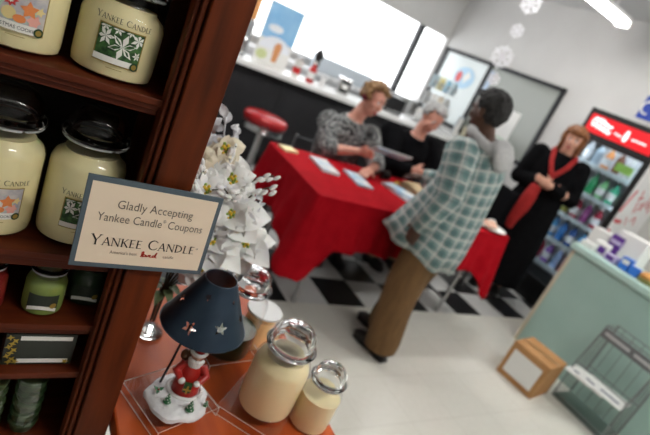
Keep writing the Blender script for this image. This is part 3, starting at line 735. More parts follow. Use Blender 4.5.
# ---------------------------------------------------------------- people
def hand(g, wr, d, nrm, side, s=1.0, curl=.5):
    """palm, four unequal bent fingers and a thumb; nrm = palm normal, side = towards the thumb"""
    d = V(d).normalized(); sd = V(side); sd = (sd-d*sd.dot(d)).normalized(); nm = V(nrm); nm = (nm-d*nm.dot(d)-sd*nm.dot(sd)).normalized(); wr = V(wr)
    g.loft([wr-d*.015*s, wr+d*.02*s, wr+d*.055*s, wr+d*.085*s, wr+d*.095*s], [(.025*s, .019*s), (.034*s, .019*s), (.042*s, .017*s), (.043*s, .014*s), (.036*s, .008*s)], side=sd, seg=12)
    for k, (o, L) in enumerate(((.030, .072), (.010, .080), (-.010, .075), (-.029, .058))):
        b_ = wr+d*.080*s+sd*o*s; c1 = curl*.6; c2 = curl*1.5; c3 = curl*2.2; L *= s
        fan = sd*(o*2.0)
        p1 = b_+(d*math.cos(c1)+nm*math.sin(c1)+fan*.6).normalized()*L*.48; p2 = p1+(d*math.cos(c2)+nm*math.sin(c2)+fan*.3).normalized()*L*.30; p3 = p2+(d*math.cos(c3)+nm*math.sin(c3)).normalized()*L*.24
        g.loft([b_-d*.015*s, b_, p1, p2, p3], [.0085*s, .0095*s, .0088*s, .008*s, .0062*s], side=sd, seg=8)
    b_ = wr+d*.025*s+sd*.030*s; p1 = b_+(d*.6+sd*.75+nm*.25).normalized()*.038*s; p2 = p1+(d*.9+sd*.25+nm*.5*curl).normalized()*.032*s
    g.loft([b_-d*.01*s-sd*.012*s, b_, p1, p2], [.013*s, .0125*s, .0105*s, .008*s], side=nm, seg=8)
def head_frame(f, tilt=(0, 0, 1)):
    f = V(f).normalized(); u = V(tilt); u = (u-f*u.dot(f)).normalized(); r = f.cross(u); return f, u, r   # r: the figure's own right
def head(g, c, fr, s=1.0, jaw=1.0):
    f, u, r = fr; c = V(c); R = Matrix((r, f, u)).transposed(); H = lambda x, y, z: c+(r*x+f*y+u*z)*s
    g.ell(H(0, -.012, .030), (.076*s, .094*s, .084*s), R, 20, 14)
    g.ell(H(0, .012, -.022), (.064*s*jaw, .074*s, .088*s), R, 20, 14)
    g.ell(H(0, .040, -.088), (.030*s*jaw, .030*s, .022*s), R, 12, 8)
    g.loft([H(0, .078, .012), H(0, .096, -.018), H(0, .100, -.030), H(0, .084, -.040)], [(.008*s, .008*s), (.012*s, .012*s), (.015*s, .012*s), (.012*s, .008*s)], side=r, seg=10)
    for q in (-1, 1):
        g.ell(H(q*.036, .062, -.020), (.022*s, .018*s, .020*s), R, 10, 8)           # cheeks
        g.ell(H(q*.031, .074, .026), (.022*s, .012*s, .008*s), R, 10, 6)            # brows
        g.ell(H(q*.074, -.008, -.006), (.010*s, .020*s, .031*s), R, 10, 8)          # ears
        g.ell(H(q*.031, .074, .008), (.013*s, .009*s, .010*s), R, 10, 8)            # eyes
    g.ell(H(0, .083, -.058), (.024*s, .010*s, .006*s), R, 12, 6); g.ell(H(0, .081, -.069), (.021*s, .010*s, .007*s), R, 12, 6)
    return H
def face_marks(me, H, s, mw, mi_, ml, mb):
    pts = []
    for q in (-1, 1):
        pts += [(H(q*.031, .082, .008), .0065*s, mi_), (H(q*.031, .081, .008), .0115*s, mw), (H(q*.022, .084, .029), .009*s, mb), (H(q*.034, .082, .031), .009*s, mb)]
    pts += [(H(x, .09, -.058), .0095*s, ml) for x in (-.016, -.006, .006, .016)]+[(H(x, .088, -.068), .008*s, ml) for x in (-.012, 0, .012)]
    for p in me.polygons:
        c = p.center
        for P, r, k in pts:
            if abs(c.x-P.x) < r and abs(c.y-P.y) < r and abs(c.z-P.z) < r and (c-P).length < r: p.material_index = k; break
skinA = noisy('light_skin', (.60, .31, .22), (.66, .36, .26), 30, .5, sss=.1); skinB = noisy('pink_skin', (.60, .27, .20), (.66, .34, .26), 30, .5, sss=.1); skinC = noisy('dark_brown_skin', (.075, .032, .018), (.10, .045, .026), 30, .45, sss=.05)
eyew = mat('eye_white', (.75, .73, .70), .3); iris = mat('dark_iris', (.03, .02, .015), .2); lipp = mat('pink_lips', (.50, .12, .11), .4); lipd = mat('dark_lips', (.10, .035, .03), .4)
browm = mat('brown_brow', (.12, .06, .03), .7); browg = mat('grey_brow', (.42, .40, .38), .7); browd = mat('black_brow', (.012, .010, .009), .7)
def torso(g, pel, wst, ch, neck, r, hip=(.165, .12), w=(.145, .11), c=(.165, .12), sh=(.17, .085), hd=None):
    """r: the figure's own right; lofted from seat to skull base"""
    pel, wst, ch, neck = V(pel), V(wst), V(ch), V(neck)
    top = ch.lerp(neck, .62)
    g.loft([pel-(wst-pel).normalized()*.08, pel, wst, ch, top, ch.lerp(neck, .85), neck, V(hd)], [(.11, .09), hip, w, c, sh, (.085, .07), (.056, .056), (.052, .055)], side=r, seg=20)
def arm(g, sh, el, wr, k=1.0):
    g.ell(sh, .062*k, seg=14); g.loft([sh, V(sh).lerp(V(el), .35), el, V(el).lerp(V(wr), .3), wr], [.056*k, .050*k, .040*k, .041*k, .026*k], seg=14); g.ell(el, .041*k, seg=12)
def leg(g, hp, kn, an, k=1.0):
    g.loft([hp, V(hp).lerp(V(kn), .3), kn, V(kn).lerp(V(an), .35), an], [.088*k, .085*k, .058*k, .056*k, .036*k], seg=14); g.ell(kn, .058*k, seg=12); g.ell(hp, .09*k, seg=12)
def shoe(name, an, d, m, par, o0, sole=blackm):
    d = V((d[0], d[1], 0)).normalized(); a = V((an[0], an[1], 0)); g = G(); s = V((-d.y, d.x, 0))
    g.loft([a-d*.075+V((0, 0, .035)), a-d*.05+V((0, 0, .045)), a+d*.02+V((0, 0, .05)), a+d*.09+V((0, 0, .035)), a+d*.16+V((0, 0, .027)), a+d*.185+V((0, 0, .02))], [(.025, .025), (.040, .040), (.042, .046), (.046, .033), (.042, .024), (.02, .012)], side=s, seg=14)
    g.v = [V((v.x, v.y, max(.006, v.z)))-o0 for v in g.v]
    o = g.build(name, m, par, smooth=60)
    g = G(); pts = [(-.078, -.03), (-.04, -.042), (.03, -.036), (.1, -.05), (.165, -.042), (.188, 0), (.165, .042), (.1, .05), (.03, .036), (-.04, .042), (-.078, .03)]
    g.slab(pts, (a-o0, d, s), .014); g.build('sole', sole, o, bevel=.002)
    return o
def hairball(n, H, cond, rs, s, seed=1, rad=(.082, .100, .092), off=(0, -.012, .030), jit=.006):
    r_ = random.Random(seed); g = G(); k = 0
    for i in range(n):
        z = 1-2*(i+.5)/n; a = i*2.39996; q = math.sqrt(1-z*z); x, y = q*math.cos(a), q*math.sin(a)
        if not cond(x, y, z): continue
        p = H(x*rad[0]+off[0]+r_.uniform(-jit, jit), y*rad[1]+off[1]+r_.uniform(-jit, jit), z*rad[2]+off[2]+r_.uniform(-jit, jit))
        g.ell(p, rs*s*r_.uniform(.8, 1.2), seg=8, rings=6)
    return g
def offs(me, o): me.transform(Matrix.Translation(-V(o)))
def finish(name, label, me, base):
    offs(me, base); o = bpy.data.objects.new(name, me); C.objects.link(o); o.location = base; return tag(o, label, 'person')
def child(g, name, m, par, base, vox=None, it=3, smooth=180):
    if vox: me = voxel(g, m, vox, it, name)
    else: me = g.mesh(name, m); smooth_mesh(me, smooth)
    offs(me, base); return link(name, me, par)
# plaid cloth, coordinates along the sleeve and round the body
def plaid(name):
    m = mat(name, (.3, .45, .43), .85, sheen=.2)
    uv = nd(m, 'ShaderNodeUVMap'); sp = nd(m, 'ShaderNodeSeparateXYZ'); ln(m, uv.outputs[0], sp.inputs[0])
    def band(src, period, phase, width):
        a = nd(m, 'ShaderNodeMath', operation='MULTIPLY_ADD'); a.inputs[1].default_value = 1/period; a.inputs[2].default_value = phase; ln(m, src, a.inputs[0])
        b_ = nd(m, 'ShaderNodeMath', operation='FRACT'); ln(m, a.outputs[0], b_.inputs[0])
        c = nd(m, 'ShaderNodeMath', operation='LESS_THAN'); c.inputs[1].default_value = width; ln(m, b_.outputs[0], c.inputs[0]); return c.outputs[0]
    cur = None
    def mixc(fac, col, amt):
        nonlocal cur
        x = nd(m, 'ShaderNodeMix', data_type='RGBA'); f = nd(m, 'ShaderNodeMath', operation='MULTIPLY'); f.inputs[1].default_value = amt; ln(m, fac, f.inputs[0]); ln(m, f.outputs[0], x.inputs['Factor'])
        if cur is None: x.inputs['A'].default_value = (.12, .225, .22, 1)
        else: ln(m, cur, x.inputs['A'])
        x.inputs['B'].default_value = (*col, 1); cur = x.outputs['Result']
    P = .066
    for ax in ('X', 'Y'):
        mixc(band(sp.outputs[ax], P, .0, .36), (.46, .50, .49), .30)
    for ax in ('X', 'Y'):
        mixc(band(sp.outputs[ax], P, .35, .10), (.05, .10, .11), .6); mixc(band(sp.outputs[ax], P, .78, .16), (.62, .63, .60), .6)
        mixc(band(sp.outputs[ax], P, .62, .07), (.30, .15, .16), .35)
    ln(m, cur, bs(m).inputs['Base Color']); return m
plaidm = plaid('teal_plaid_flannel')

# --- standing man in plaid jacket
base = V((2.04, 1.76, 0)); fx = V((-.2, .98, 0)).normalized(); rx = V((.98, .2, 0)).normalized()
def sway(z):
    T = ((0, 0), (.45, .045), (.8, .10), (1.1, .085), (1.3, .04), (1.45, 0), (9, 0))
    for (a, b_), (c, d) in zip(T, T[1:]):
        if z <= c: return b_+(d-b_)*(z-a)/(c-a)
L = lambda r, f, z: base+rx*(r+sway(z))+fx*f+V((0, 0, z))
g = G()
pel, wst, ch, nk = L(0, 0, .84), L(0, 0, 1.0), L(0, .0, 1.19), L(0, .015, 1.355)
hc = L(-.01, .045, 1.478); fr = head_frame((-.12, .97, -.20)); 
torso(g, pel, wst, ch, nk, rx, hd=hc-V((0, 0, .03)))
shl, shr = L(-.185, .0, 1.275), L(.185, .01, 1.275); ell_, wrl = L(-.275, -.09, 1.03), L(-.275, -.02, .83); elr, wrr = L(.215, .12, 1.04), L(.13, .34, .97)
arm(g, shl, ell_, wrl); arm(g, shr, elr, wrr)
hand(g, wrl, (.02, .25, -1), rx, fx, 1.0, .45); hand(g, wrr, fx-rx*.3-V((0, 0, .2)), (0, 0, -1), -rx, 1.0, .5)
hpl, hpr = L(-.09, 0, .82), L(.09, .0, .82); anl, anr = V((1.985, 1.65, .08)), V((2.13, 1.83, .08)); knl, knr = hpl.lerp(anl, .5)+fx*.03, hpr.lerp(anr, .5)+fx*.03
leg(g, hpl, knl, anl); leg(g, hpr, knr, anr)
for a in (anl, anr): g.loft([a, a+V((0, 0, -.05)), a+fx*.10+V((0, 0, -.055))], [.036, .035, .025], seg=10)
H = head(g, hc, fr, .98)
me = voxel(g, [skinC, eyew, iris, lipd, browd], .0075, 4, 'person'); face_marks(me, H, .98, 1, 2, 3, 4)
man = finish('person', 'man standing at the red table in teal plaid jacket and brown trousers', me, base)
g = hairball(420, H, lambda x, y, z: (z > -.3 or (y < -.15 and z > -.93)) and not (y > .30 and z < .55) and not (abs(x) > .75 and z < -.1 and y > -.2), .014, 1, 2, (.080, .097, .088))
child(g, 'hair', noisy('black_grey_hair', (.012, .011, .011), (.035, .034, .034), 90, .8, bump=.4), man, base, .006, 2)
g = G()   # long jacket: torso tube flaring to the hem with the front tails swinging towards the table
g.loft([L(0, .05, .63), L(0, .035, .74), L(0, .02, .90), L(0, .005, 1.05), L(0, 0, 1.18), L(0, 0, 1.26), L(0, .005, 1.315), L(0, .01, 1.35)], [(.228, .215), (.222, .205), (.212, .185), (.20, .162), (.207, .155), (.20, .135), (.15, .11), (.085, .085)], side=rx, seg=40, caps=False)
n = 40
for i in range(3):
    for k in range(n):
        v = g.v[i*n+k]; q = v-L(0, 0, v.z); ff = q.dot(fx); g.v[i*n+k] = v+fx*(max(0, ff)*(.38, .22, .1)[i])+V((0, 0, .015*math.sin(k*.9)*(2-i)/2))+(q.normalized()*.012*math.sin(k*1.7)*(3-i)/3)
for a, e_, w_, f_ in ((shl, ell_, wrl, -.02), (shr, elr, wrr, 0)):
    g.loft([a+(a-e_).normalized()*.045, a, a.lerp(e_, .4), e_+(e_-wrl if False else V((0, 0, 0))), e_.lerp(w_, .5), w_+(w_-e_).normalized()*.015], [.055, .088, .083, .073, .066, .058], side=fx, seg=22, caps=False)
jk = child(g, 'jacket', plaidm, man, base); sd_ = jk.modifiers.new('thick', 'SOLIDIFY'); sd_.thickness = .005; sd_.offset = -1
hoodm = noisy('grey_sweat_cloth', (.42, .42, .43), (.50, .50, .50), 60, .85)
g = G()
ring = [L(.105*math.cos(a), .0+.095*math.sin(a)-.015, 1.345+.03*math.sin(a)) for a in [2*math.pi*k/20 for k in range(21)]]
g.loft(ring, [.030]*21, seg=10)
g.loft([L(.0, -.08, 1.375), L(.0, -.115, 1.35), L(.0, -.14, 1.30), L(.0, -.145, 1.26), L(.0, -.135, 1.235)], [(.085, .028), (.105, .034), (.10, .034), (.07, .026), (.03, .015)], side=rx, seg=16)
child(g, 'hood', hoodm, man, base, .009, 4)
brownt = noisy('brown_corduroy', (.125, .064, .022), (.16, .085, .03), 40, .85, (1, 1, .2))
g = G()
g.loft([L(0, 0, .95), L(0, 0, .84), L(0, .0, .76)], [(.165, .135), (.172, .145), (.165, .135)], side=rx, seg=20)
for hp, kn, an in ((hpl, knl, anl), (hpr, knr, anr)):
    g.loft([hp+V((0, 0, .03)), hp.lerp(kn, .4), kn, kn.lerp(an, .5), an+V((0, 0, .04)), an+V((0, 0, -.03))-fx*.01], [.098, .108, .104, .102, .102, .094], side=rx, seg=18)
child(g, 'trousers', brownt, man, base, .010, 3)
shoem = mat('black_shoe_leather', (.02, .016, .014), .45)
shoe('shoe', anl, fx, shoem, man, base); shoe('shoe', anr, fx, shoem, man, base)

# --- seated folk: helper chair
def chair(label, c, rz):
    t = thing('folding_chair', label, 'chair', (c[0], c[1], 0), rz, 'chairs behind the red table')
    cm = mat('dark_grey_chair', (.05, .05, .055), .5)
    G().box((0, 0, .435), (.42, .40, .03)).build('seat', cm, t, bevel=.008); G().box((0, .205, .60), (.42, .02, .18)).build('backrest', cm, t, bevel=.006)
    for x in (-.20, .20):
        G().tube([(x, .19, 0), (x, .205, .42), (x, .225, .70)], .011).build('leg', legm, t, smooth=True); G().tube([(x, -.19, 0), (x, -.18, .42)], .011).build('leg', legm, t, smooth=True)
chair('dark folding chair behind the woman in patterned top', (2.17, 3.22), 0); chair('dark folding chair behind the old man in black', (2.80, 3.26), 0)
def seated(base, sk, lean, P, hairspec, label, top_m, trou_m, k=1.0, eye=1, lips=lipp, brow=browm, sleeves=1.0, bulk=1.0):
    g = G(); rx = P['r']
    torso(g, P['pel'], P['wst'], P['ch'], P['nk'], rx, hd=P['hc']-P['fr'][1]*.03-P['fr'][0]*.02)
    for s in ('l', 'r'):
        arm(g, P['sh'+s], P['el'+s], P['wr'+s]); hand(g, P['wr'+s], *P['hand'+s])
        leg(g, P['hp'+s], P['kn'+s], P['an'+s]); a = P['an'+s]; g.loft([a, a+V((0, 0, -.05)), a+V((0, -.10, -.055))], [.036, .035, .025], seg=10)
    H = head(g, P['hc'], P['fr'], 1.0)
    me = voxel(g, [sk, eyew, iris, lips, brow], .0075, 4, 'person'); face_marks(me, H, 1.0, 1, 2, 3, 4)
    o = finish('person', label, me, base)
    g = G()
    up = (V(P['nk'])-V(P['ch'])).normalized()
    g.loft([P['pel']-V((0, 0, .06)), P['pel'], P['wst'], P['ch'], V(P['ch']).lerp(P['nk'], .45), V(P['ch']).lerp(P['nk'], .75), V(P['ch']).lerp(P['nk'], .93)], [(.20*bulk, .16), (.205*bulk, .17*bulk), (.19*bulk, .155*bulk), (.205*bulk, .155*bulk), (.20*bulk, .125*bulk), (.13*bulk, .10), (.085, .082)], side=rx, seg=28)
    for s in ('l', 'r'):
        a, e_, w_ = P['sh'+s], P['el'+s], P['wr'+s]; end = e_.lerp(w_, sleeves)
        g.ell(a, .088*bulk, seg=14)
        g.loft([a, a.lerp(e_, .45), e_, e_.lerp(end, .5), end], [.085*bulk, .076*bulk, .068*bulk, .06*bulk, .05], seg=16); g.ell(e_, .066*bulk, seg=12)
    child(g, 'sweater' if sleeves > .8 else 'blouse', top_m, o, base, .009, 4)
    g = G()
    g.loft([P['pel']+V((0, 0, .1)), P['pel'], P['pel']-V((0, 0, .07))], [(.17, .13), (.19, .15), (.16, .12)], side=rx, seg=18)
    for s in ('l', 'r'): g.loft([P['hp'+s], V(P['hp'+s]).lerp(P['kn'+s], .5), P['kn'+s], V(P['kn'+s]).lerp(P['an'+s], .5), P['an'+s]+V((0, 0, -.02))], [.105, .10, .085, .08, .075], seg=14); g.ell(P['kn'+s], .084)
    child(g, 'trousers', trou_m, o, base, .012, 3)
    for s in ('l', 'r'): shoe('shoe', P['an'+s], (0, -1), blackm, o, base)
    return o, H
X = V((-1, 0, 0))  # facing -y: own right is -x
def pose(x, y, ch, nk, hc, fr, shr, elr, wrr, hr, shl, ell2, wrl2, hl, r=X):
    return dict(r=r, pel=V((x, y, .50)), wst=V((x, y-.05, .66)), ch=V(ch), nk=V(nk), hc=V(hc), fr=fr, shr=V(shr), elr=V(elr), wrr=V(wrr), handr=hr, shl=V(shl), ell=V(ell2), wrl=V(wrl2), handl=hl,
                hpr=V((x-.09, y-.02, .50)), hpl=V((x+.09, y-.02, .50)), knr=V((x-.11, y-.44, .50)), knl=V((x+.11, y-.44, .50)), anr=V((x-.11, y-.42, .08)), anl=V((x+.11, y-.42, .08)))
# woman in the grey patterned blouse
blouse = mat('grey_patterned_knit', (.1, .1, .1), .8)
tcx = nd(blouse, 'ShaderNodeTexCoord'); n1 = nd(blouse, 'ShaderNodeTexVoronoi', feature='DISTANCE_TO_EDGE'); n1.inputs['Scale'].default_value = 8.5; n0 = nd(blouse, 'ShaderNodeTexNoise'); n0.inputs['Scale'].default_value = 9
ma = nd(blouse, 'ShaderNodeMix', data_type='RGBA'); ma.inputs['Factor'].default_value = .12; ln(blouse, tcx.outputs['Object'], ma.inputs['A']); ln(blouse, tcx.outputs['Object'], n0.inputs['Vector']); ln(blouse, n0.outputs['Color'], ma.inputs['B']); ln(blouse, ma.outputs['Result'], n1.inputs['Vector'])
sn_ = nd(blouse, 'ShaderNodeMath', operation='SINE'); mm = nd(blouse, 'ShaderNodeMath', operation='MULTIPLY'); mm.inputs[1].default_value = 42; ln(blouse, n1.outputs['Distance'], mm.inputs[0]); ln(blouse, mm.outputs[0], sn_.inputs[0])
rr = nd(blouse, 'ShaderNodeValToRGB'); rr.color_ramp.elements[0].position = .35; rr.color_ramp.elements[1].position = .6; rr.color_ramp.elements[0].color = (.035, .036, .038, 1); rr.color_ramp.elements[1].color = (.34, .35, .35, 1)
ln(blouse, sn_.outputs[0], rr.inputs['Fac']); ln(blouse, rr.outputs['Color'], bs(blouse).inputs['Base Color'])
base = V((2.16, 3.16, 0))
P1 = pose(2.16, 3.16, (2.12, 3.06, .84), (2.125, 3.0, 1.055), (2.165, 2.95, 1.215), head_frame((.22, -.95, -.12), (.16, 0, 1)), (1.93, 3.02, .955), (1.90, 2.85, .80), (2.07, 2.73, .875), ((.6, -.5, .2), (.3, .2, -1), (0, -.4, .8), .95, .9), (2.31, 3.0, .955), (2.30, 2.76, .80), (2.14, 2.62, .80), ((-.7, -.6, -.12), (0, 0, -1), (.5, -.6, 0), .95, .25))
lady, H = seated(base, skinB, 0, P1, None, 'woman seated in grey patterned blouse handing over a booklet', blouse, mat('dark_trousers', (.02, .02, .025), .8), sleeves=.35)
g = hairball(460, H, lambda x, y, z: z > -.5 and not (y > .30 and z < .60) and not (y > -.1 and z < -.2), .019, 1, 4, (.086, .102, .098), jit=.008)
child(g, 'hair', noisy('blond_brown_hair', (.10, .042, .012), (.28, .15, .05), 40, .6, bump=.4), lady, base, .007, 2)
g = G(); g.ell(H(.088, -.01, .0), (.018, .030, .034), Matrix((P1['fr'][2], P1['fr'][0], P1['fr'][1])).transposed()); child(g, 'earmuff', mat('maroon_plush', (.12, .01, .02), .8), lady, base)
# booklet in her hand
t = thing('booklet', 'blue and white booklet held out by the seated woman', 'book', (2.262, 2.635, .948), 0, bg_)
d1 = (V((2.395, 2.595, .955))-V((2.135, 2.675, .942))).normalized(); up_ = V((-.52, -.74, .34)); up_ = (up_-d1*up_.dot(d1)).normalized(); RM = Matrix((d1, up_, d1.cross(up_))).transposed()
G().box((0, 0, 0), (.265, .17, .006), rot=RM).build('pages', paper, t); o = G().box(d1.cross(up_)*.0042, (.27, .175, .002), rot=RM).build('cover', bc2, t); G().box(-d1.cross(up_)*.0042, (.27, .175, .002), rot=RM).build('cover', bc1, t)
# old man in black
base = V((2.80, 3.20, 0))
P2 = pose(2.80, 3.20, (2.78, 3.09, .86), (2.775, 3.02, 1.09), (2.78, 2.965, 1.245), head_frame((-.12, -.86, -.40), (.12, -.2, 1)), (2.53, 3.04, 1.01), (2.47, 2.85, .82), (2.60, 2.72, .86), ((.35, -.7, .1), (.6, 0, -.6), (0, 0, 1), 1.0, .9), (2.975, 3.04, 1.0), (2.99, 2.80, .82), (2.78, 2.68, .85), ((-.7, -.5, .1), (.2, .2, -1), (0, -.3, 1), 1.0, .9))
old, H = seated(base, skinB, 0, P2, None, 'old man with white hair seated in black sweater behind red table', mat('black_wool', (.004, .004, .005), .95, spec=.08), mat('khaki_cloth', (.30, .24, .15), .8), brow=browg, bulk=1.22)
g = hairball(460, H, lambda x, y, z: z > -.55 and not (y > .22 and z < .66) and not (y > -.15 and z < -.2), .016, 1, 6, (.082, .099, .092), jit=.006)
child(g, 'hair', noisy('white_grey_hair', (.26, .26, .26), (.40, .39, .385), 50, .6, bump=.4), old, base, .0065, 2)

# --- standing woman in the black coat, arms crossed
base = V((4.03, 2.59, 0)); fx = V((-.82, -.57, 0)).normalized(); rx = V((-.57, .82, 0)).normalized()
L = lambda r, f, z: base+rx*r+fx*f+V((0, 0, z))
g = G(); hc = L(0, .035, 1.545); fr = head_frame((-.86, -.50, -.05), (.02, 0, 1))
torso(g, L(0, 0, .88), L(0, 0, 1.05), L(0, 0, 1.25), L(0, .01, 1.42), rx, hd=hc-V((0, 0, .03)))
Q = dict(shr=L(.185, 0, 1.345), elr=L(.245, .05, 1.09), wrr=L(.03, .20, 1.12), shl=L(-.185, 0, 1.345), ell=L(-.245, .05, 1.09), wrl=L(-.02, .235, 1.14))
for s, sg_ in (('r', 1), ('l', -1)):
    arm(g, Q['sh'+s], Q['el'+s], Q['wr'+s])
    hp, an = L(sg_*.09, 0, .86), L(sg_*.10, 0, .08); kn = hp.lerp(an, .5)+fx*.02; leg(g, hp, kn, an); g.loft([an, an+V((0, 0, -.05)), an+fx*.10+V((0, 0, -.055))], [.036, .035, .025], seg=10)
hand(g, Q['wrr'], -rx+fx*.25+V((0, 0, .25)), -fx, V((0, 0, 1)), .92, .35); hand(g, Q['wrl'], rx+fx*.05+V((0, 0, .15)), -fx, V((0, 0, 1)), .92, .35)
H = head(g, hc, fr, .97, .94)
me = voxel(g, [skinA, eyew, iris, lipp, browm], .0075, 4, 'person'); face_marks(me, H, .97, 1, 2, 3, 4)
wom = finish('person', 'woman with auburn hair standing arms crossed in black coat and red scarf', me, base)
g = hairball(620, H, lambda x, y, z: not (y > .35 and z < .42) and not (y > .05 and abs(x) < .6 and z < 0) and not (z < -.93), .020, 1, 8, (.088, .104, .100), (0, -.012, .025), .007)
for q in range(60):
    a = math.pi*(.10+.80*q/59)+math.pi; zz = [-.05, -.075, -.10, -.115][q % 4]
    g.ell(H(.090*math.cos(a), -.008+.085*math.sin(a), zz), .020, seg=8, rings=6)
for sg_ in (-1, 1):
    for q in range(6): g.ell(H(sg_*.080, .025-.004*q, .03-.028*q), .019, seg=8, rings=6)
child(g, 'hair', noisy('auburn_hair', (.10, .03, .008), (.30, .11, .03), 45, .55, bump=.4), wom, base, .007, 2)
coatm = noisy('black_coat_wool', (.003, .003, .0035), (.005, .005, .006), 40, .95, spec=.08)
g = G()
g.loft([L(.03, 0, .14), L(.03, 0, .55), L(.02, 0, .80), L(0, 0, 1.02), L(0, 0, 1.22), L(0, 0, 1.33), L(0, 0, 1.39), L(0, .0, 1.42)], [(.30, .24), (.285, .22), (.25, .19), (.205, .155), (.215, .16), (.20, .13), (.13, .10), (.085, .08)], side=rx, seg=28)
for s in ('r', 'l'):
    a, e_, w_ = Q['sh'+s], Q['el'+s], Q['wr'+s]; g.ell(a, .085, seg=14); g.loft([a, a.lerp(e_, .45), e_, e_.lerp(w_, .5), e_.lerp(w_, .93)], [.082, .076, .072, .062, .05], seg=16); g.ell(e_, .071, seg=12)
child(g, 'coat', coatm, wom, base, .011, 4)
scarfm = noisy('red_scarf_cloth', (.26, .004, .004), (.34, .010, .008), 25, .8)
g = G()
for sg_ in (-1, 1): g.loft([L(sg_*.07, -.05, 1.45), L(sg_*.095, .06, 1.42), L(sg_*.075, .135, 1.33), L(sg_*.02, .175, 1.24), L(sg_*-.005, .185, 1.19)], [(.012, .022), (.013, .025), (.013, .025), (.013, .022), (.012, .018)], side=fx, seg=12)
g.loft([L(.065, .215, 1.10), L(.075, .235, 1.0), L(.085, .235, .88), L(.095, .24, .76), L(.10, .245, .66)], [(.045, .02), (.06, .024), (.068, .022), (.055, .02), (.035, .012)], side=rx, seg=14)
for i in range(len(g.v)): g.v[i] += V((noise.noise(g.v[i]*14), noise.noise(g.v[i]*14+V((3, 0, 0))), 0))*.014
child(g, 'scarf', scarfm, wom, base, .009, 2)
for sg_ in (1, -1): shoe('shoe', L(sg_*.10, 0, .08), fx, blackm, wom, base)

# ---------------------------------------------------------------- soda bar behind the table
CF = 4.5; CT = .98
bar = thing('service_counter', 'long charcoal bar counter with white top along the window wall', 'counter', (2.6, CF, 0))
charc = noisy('charcoal_panel', (.020, .020, .022), (.028, .028, .031), 3, .55, spec=.25)
g = G(); g.ab((-2.4, .03, .1), (2.39, .06, CT-.06)); g.build('front_panel', charc, bar)
g = G()
for k in range(8): g.ab((-2.4+.68*k, .024, .1), (-2.385+.68*k, .0299, CT-.0605))
g.build('panel_batten', mat('black_batten', (.02, .02, .022), .5), bar)
g = G(); g.ab((-2.4, .061, .1), (2.39, .55, CT-.06)); g.build('body', charc, bar)
g = G(); g.ab((-2.42, -.03, CT-.045), (2.395, .60, CT)); g.build('countertop', mat('white_laminate', (.84, .84, .83), .3), bar, bevel=.006)
g = G(); g.ab((-2.41, -.022, CT-.059), (2.39, .58, CT-.046)); g.build('edge_trim', blackm, bar)
g = G(); g.ab((-2.38, .07, 0), (2.39, .5, .099)); g.build('kick_board', blackm, bar)
bk = thing('back_counter', 'low stainless back counter under the bright window', 'counter', (2.9, 5.42, 0))
G().ab((-1.7, -.15, .0), (1.3, .22, 1.02)).build('cabinet', steel, bk); G().ab((-1.72, -.17, 1.021), (1.3, .24, 1.06)).build('countertop', mat('pale_top', (.74, .75, .76), .3), bk, bevel=.004)
G().ab((.1, .02, 1.0605), (.95, .22, 1.24)).build('sink_unit', mat('pale_blue_steel', (.56, .62, .68), .35), bk, bevel=.01)
# red stool
def stool(label, x, y):
    t = thing('bar_stool', label, 'stool', (x, y, 0), 0)
    G().lathe([(0, .60), (.175, .60), (.195, .612), (.20, .64), (.197, .665), (.18, .682), (.10, .692), (0, .694)], seg=36).build('seat', mat('red_vinyl', (.42, .008, .012), .3, coat=.3), t, smooth=60)
    G().lathe([(.17, .545), (.198, .548), (.201, .56), (.198, .566), (.201, .572), (.198, .58), (.201, .59), (.198, .6), (.17, .6)], seg=36).build('chrome_band', chrome, t, smooth=True)
    G().lathe([(0, .03), (.04, .03), (.035, .06), (.032, .5), (.09, .545), (0, .545)], seg=24).build('pedestal', chrome, t, smooth=True)
    G().lathe([(0, 0), (.20, 0), (.205, .008), (.18, .022), (.06, .036), (0, .036)], seg=32).build('base', chrome, t, smooth=True)
stool('red round bar stool with ribbed chrome band beside the table end', 1.86, 3.86)
# items on the bar
t = thing('poster_stand', 'tall blue and white dessert poster standing on the bar', 'poster', (2.10, 4.75, CT+.0005), -.06)
G().box((0, .012, .30), (.37, .006, .60)).build('board', paper, t); G().box((0, .05, .01), (.25, .12, .018)).build('foot', thin_glass('acrylic_sheet'), t)
bluep = noisy('sky_blue_print', (.22, .48, .78), (.32, .58, .84), 6, .35)
g = G(); fr_ = ((0, .0085, .27), (1, 0, 0), (0, 0, 1)); g.mi = 0; g.slab(rect(-.175, -.02, .175, .32), fr_, 0); g.mi = 1
g.slab([(-.05+x*1.1, .09+y*.5) for x, y in disc(.075, (0, 0), 14)], ((0, .0075, .27), (1, 0, 0), (0, 0, 1)))
arc = [(.17*math.cos(a), -.11+.13*math.sin(a)) for a in [math.pi*k/12 for k in range(13)]]; g.slab(arc, ((0, .0072, .27), (1, 0, 0), (0, 0, 1))); g.mi = 2
g.slab([(-.02, -.22), (.03, -.22), (.045, -.07), (.03, -.03), (-.015, -.03), (-.035, -.07)], ((.03, .0065, .27), (1, 0, 0), (0, 0, 1))); g.mi = 3
g.slab(disc(.06, (-.11, -.18), 14, .8), ((0, .0068, .27), (1, 0, 0), (0, 0, 1)))
g.build('print', [bluep, mat('pale_print', (.82, .85, .92), .4), mat('orange_brown_print', (.62, .28, .12), .4), mat('pale_green_print', (.62, .68, .35), .4)], t)
def napkin(label, x, y, rz):
    t = thing('napkin_dispenser', label, 'dispenser', (x, y, CT+.0005), rz)
    G().box((0, 0, .09), (.11, .15, .18)).build('case', chrome, t, bevel=.012); G().box((-.0565, 0, .09), (.002, .09, .13)).build('face_plate', blackm, t); G().box((-.058, 0, .09), (.004, .07, .05)).build('napkin', paper, t)
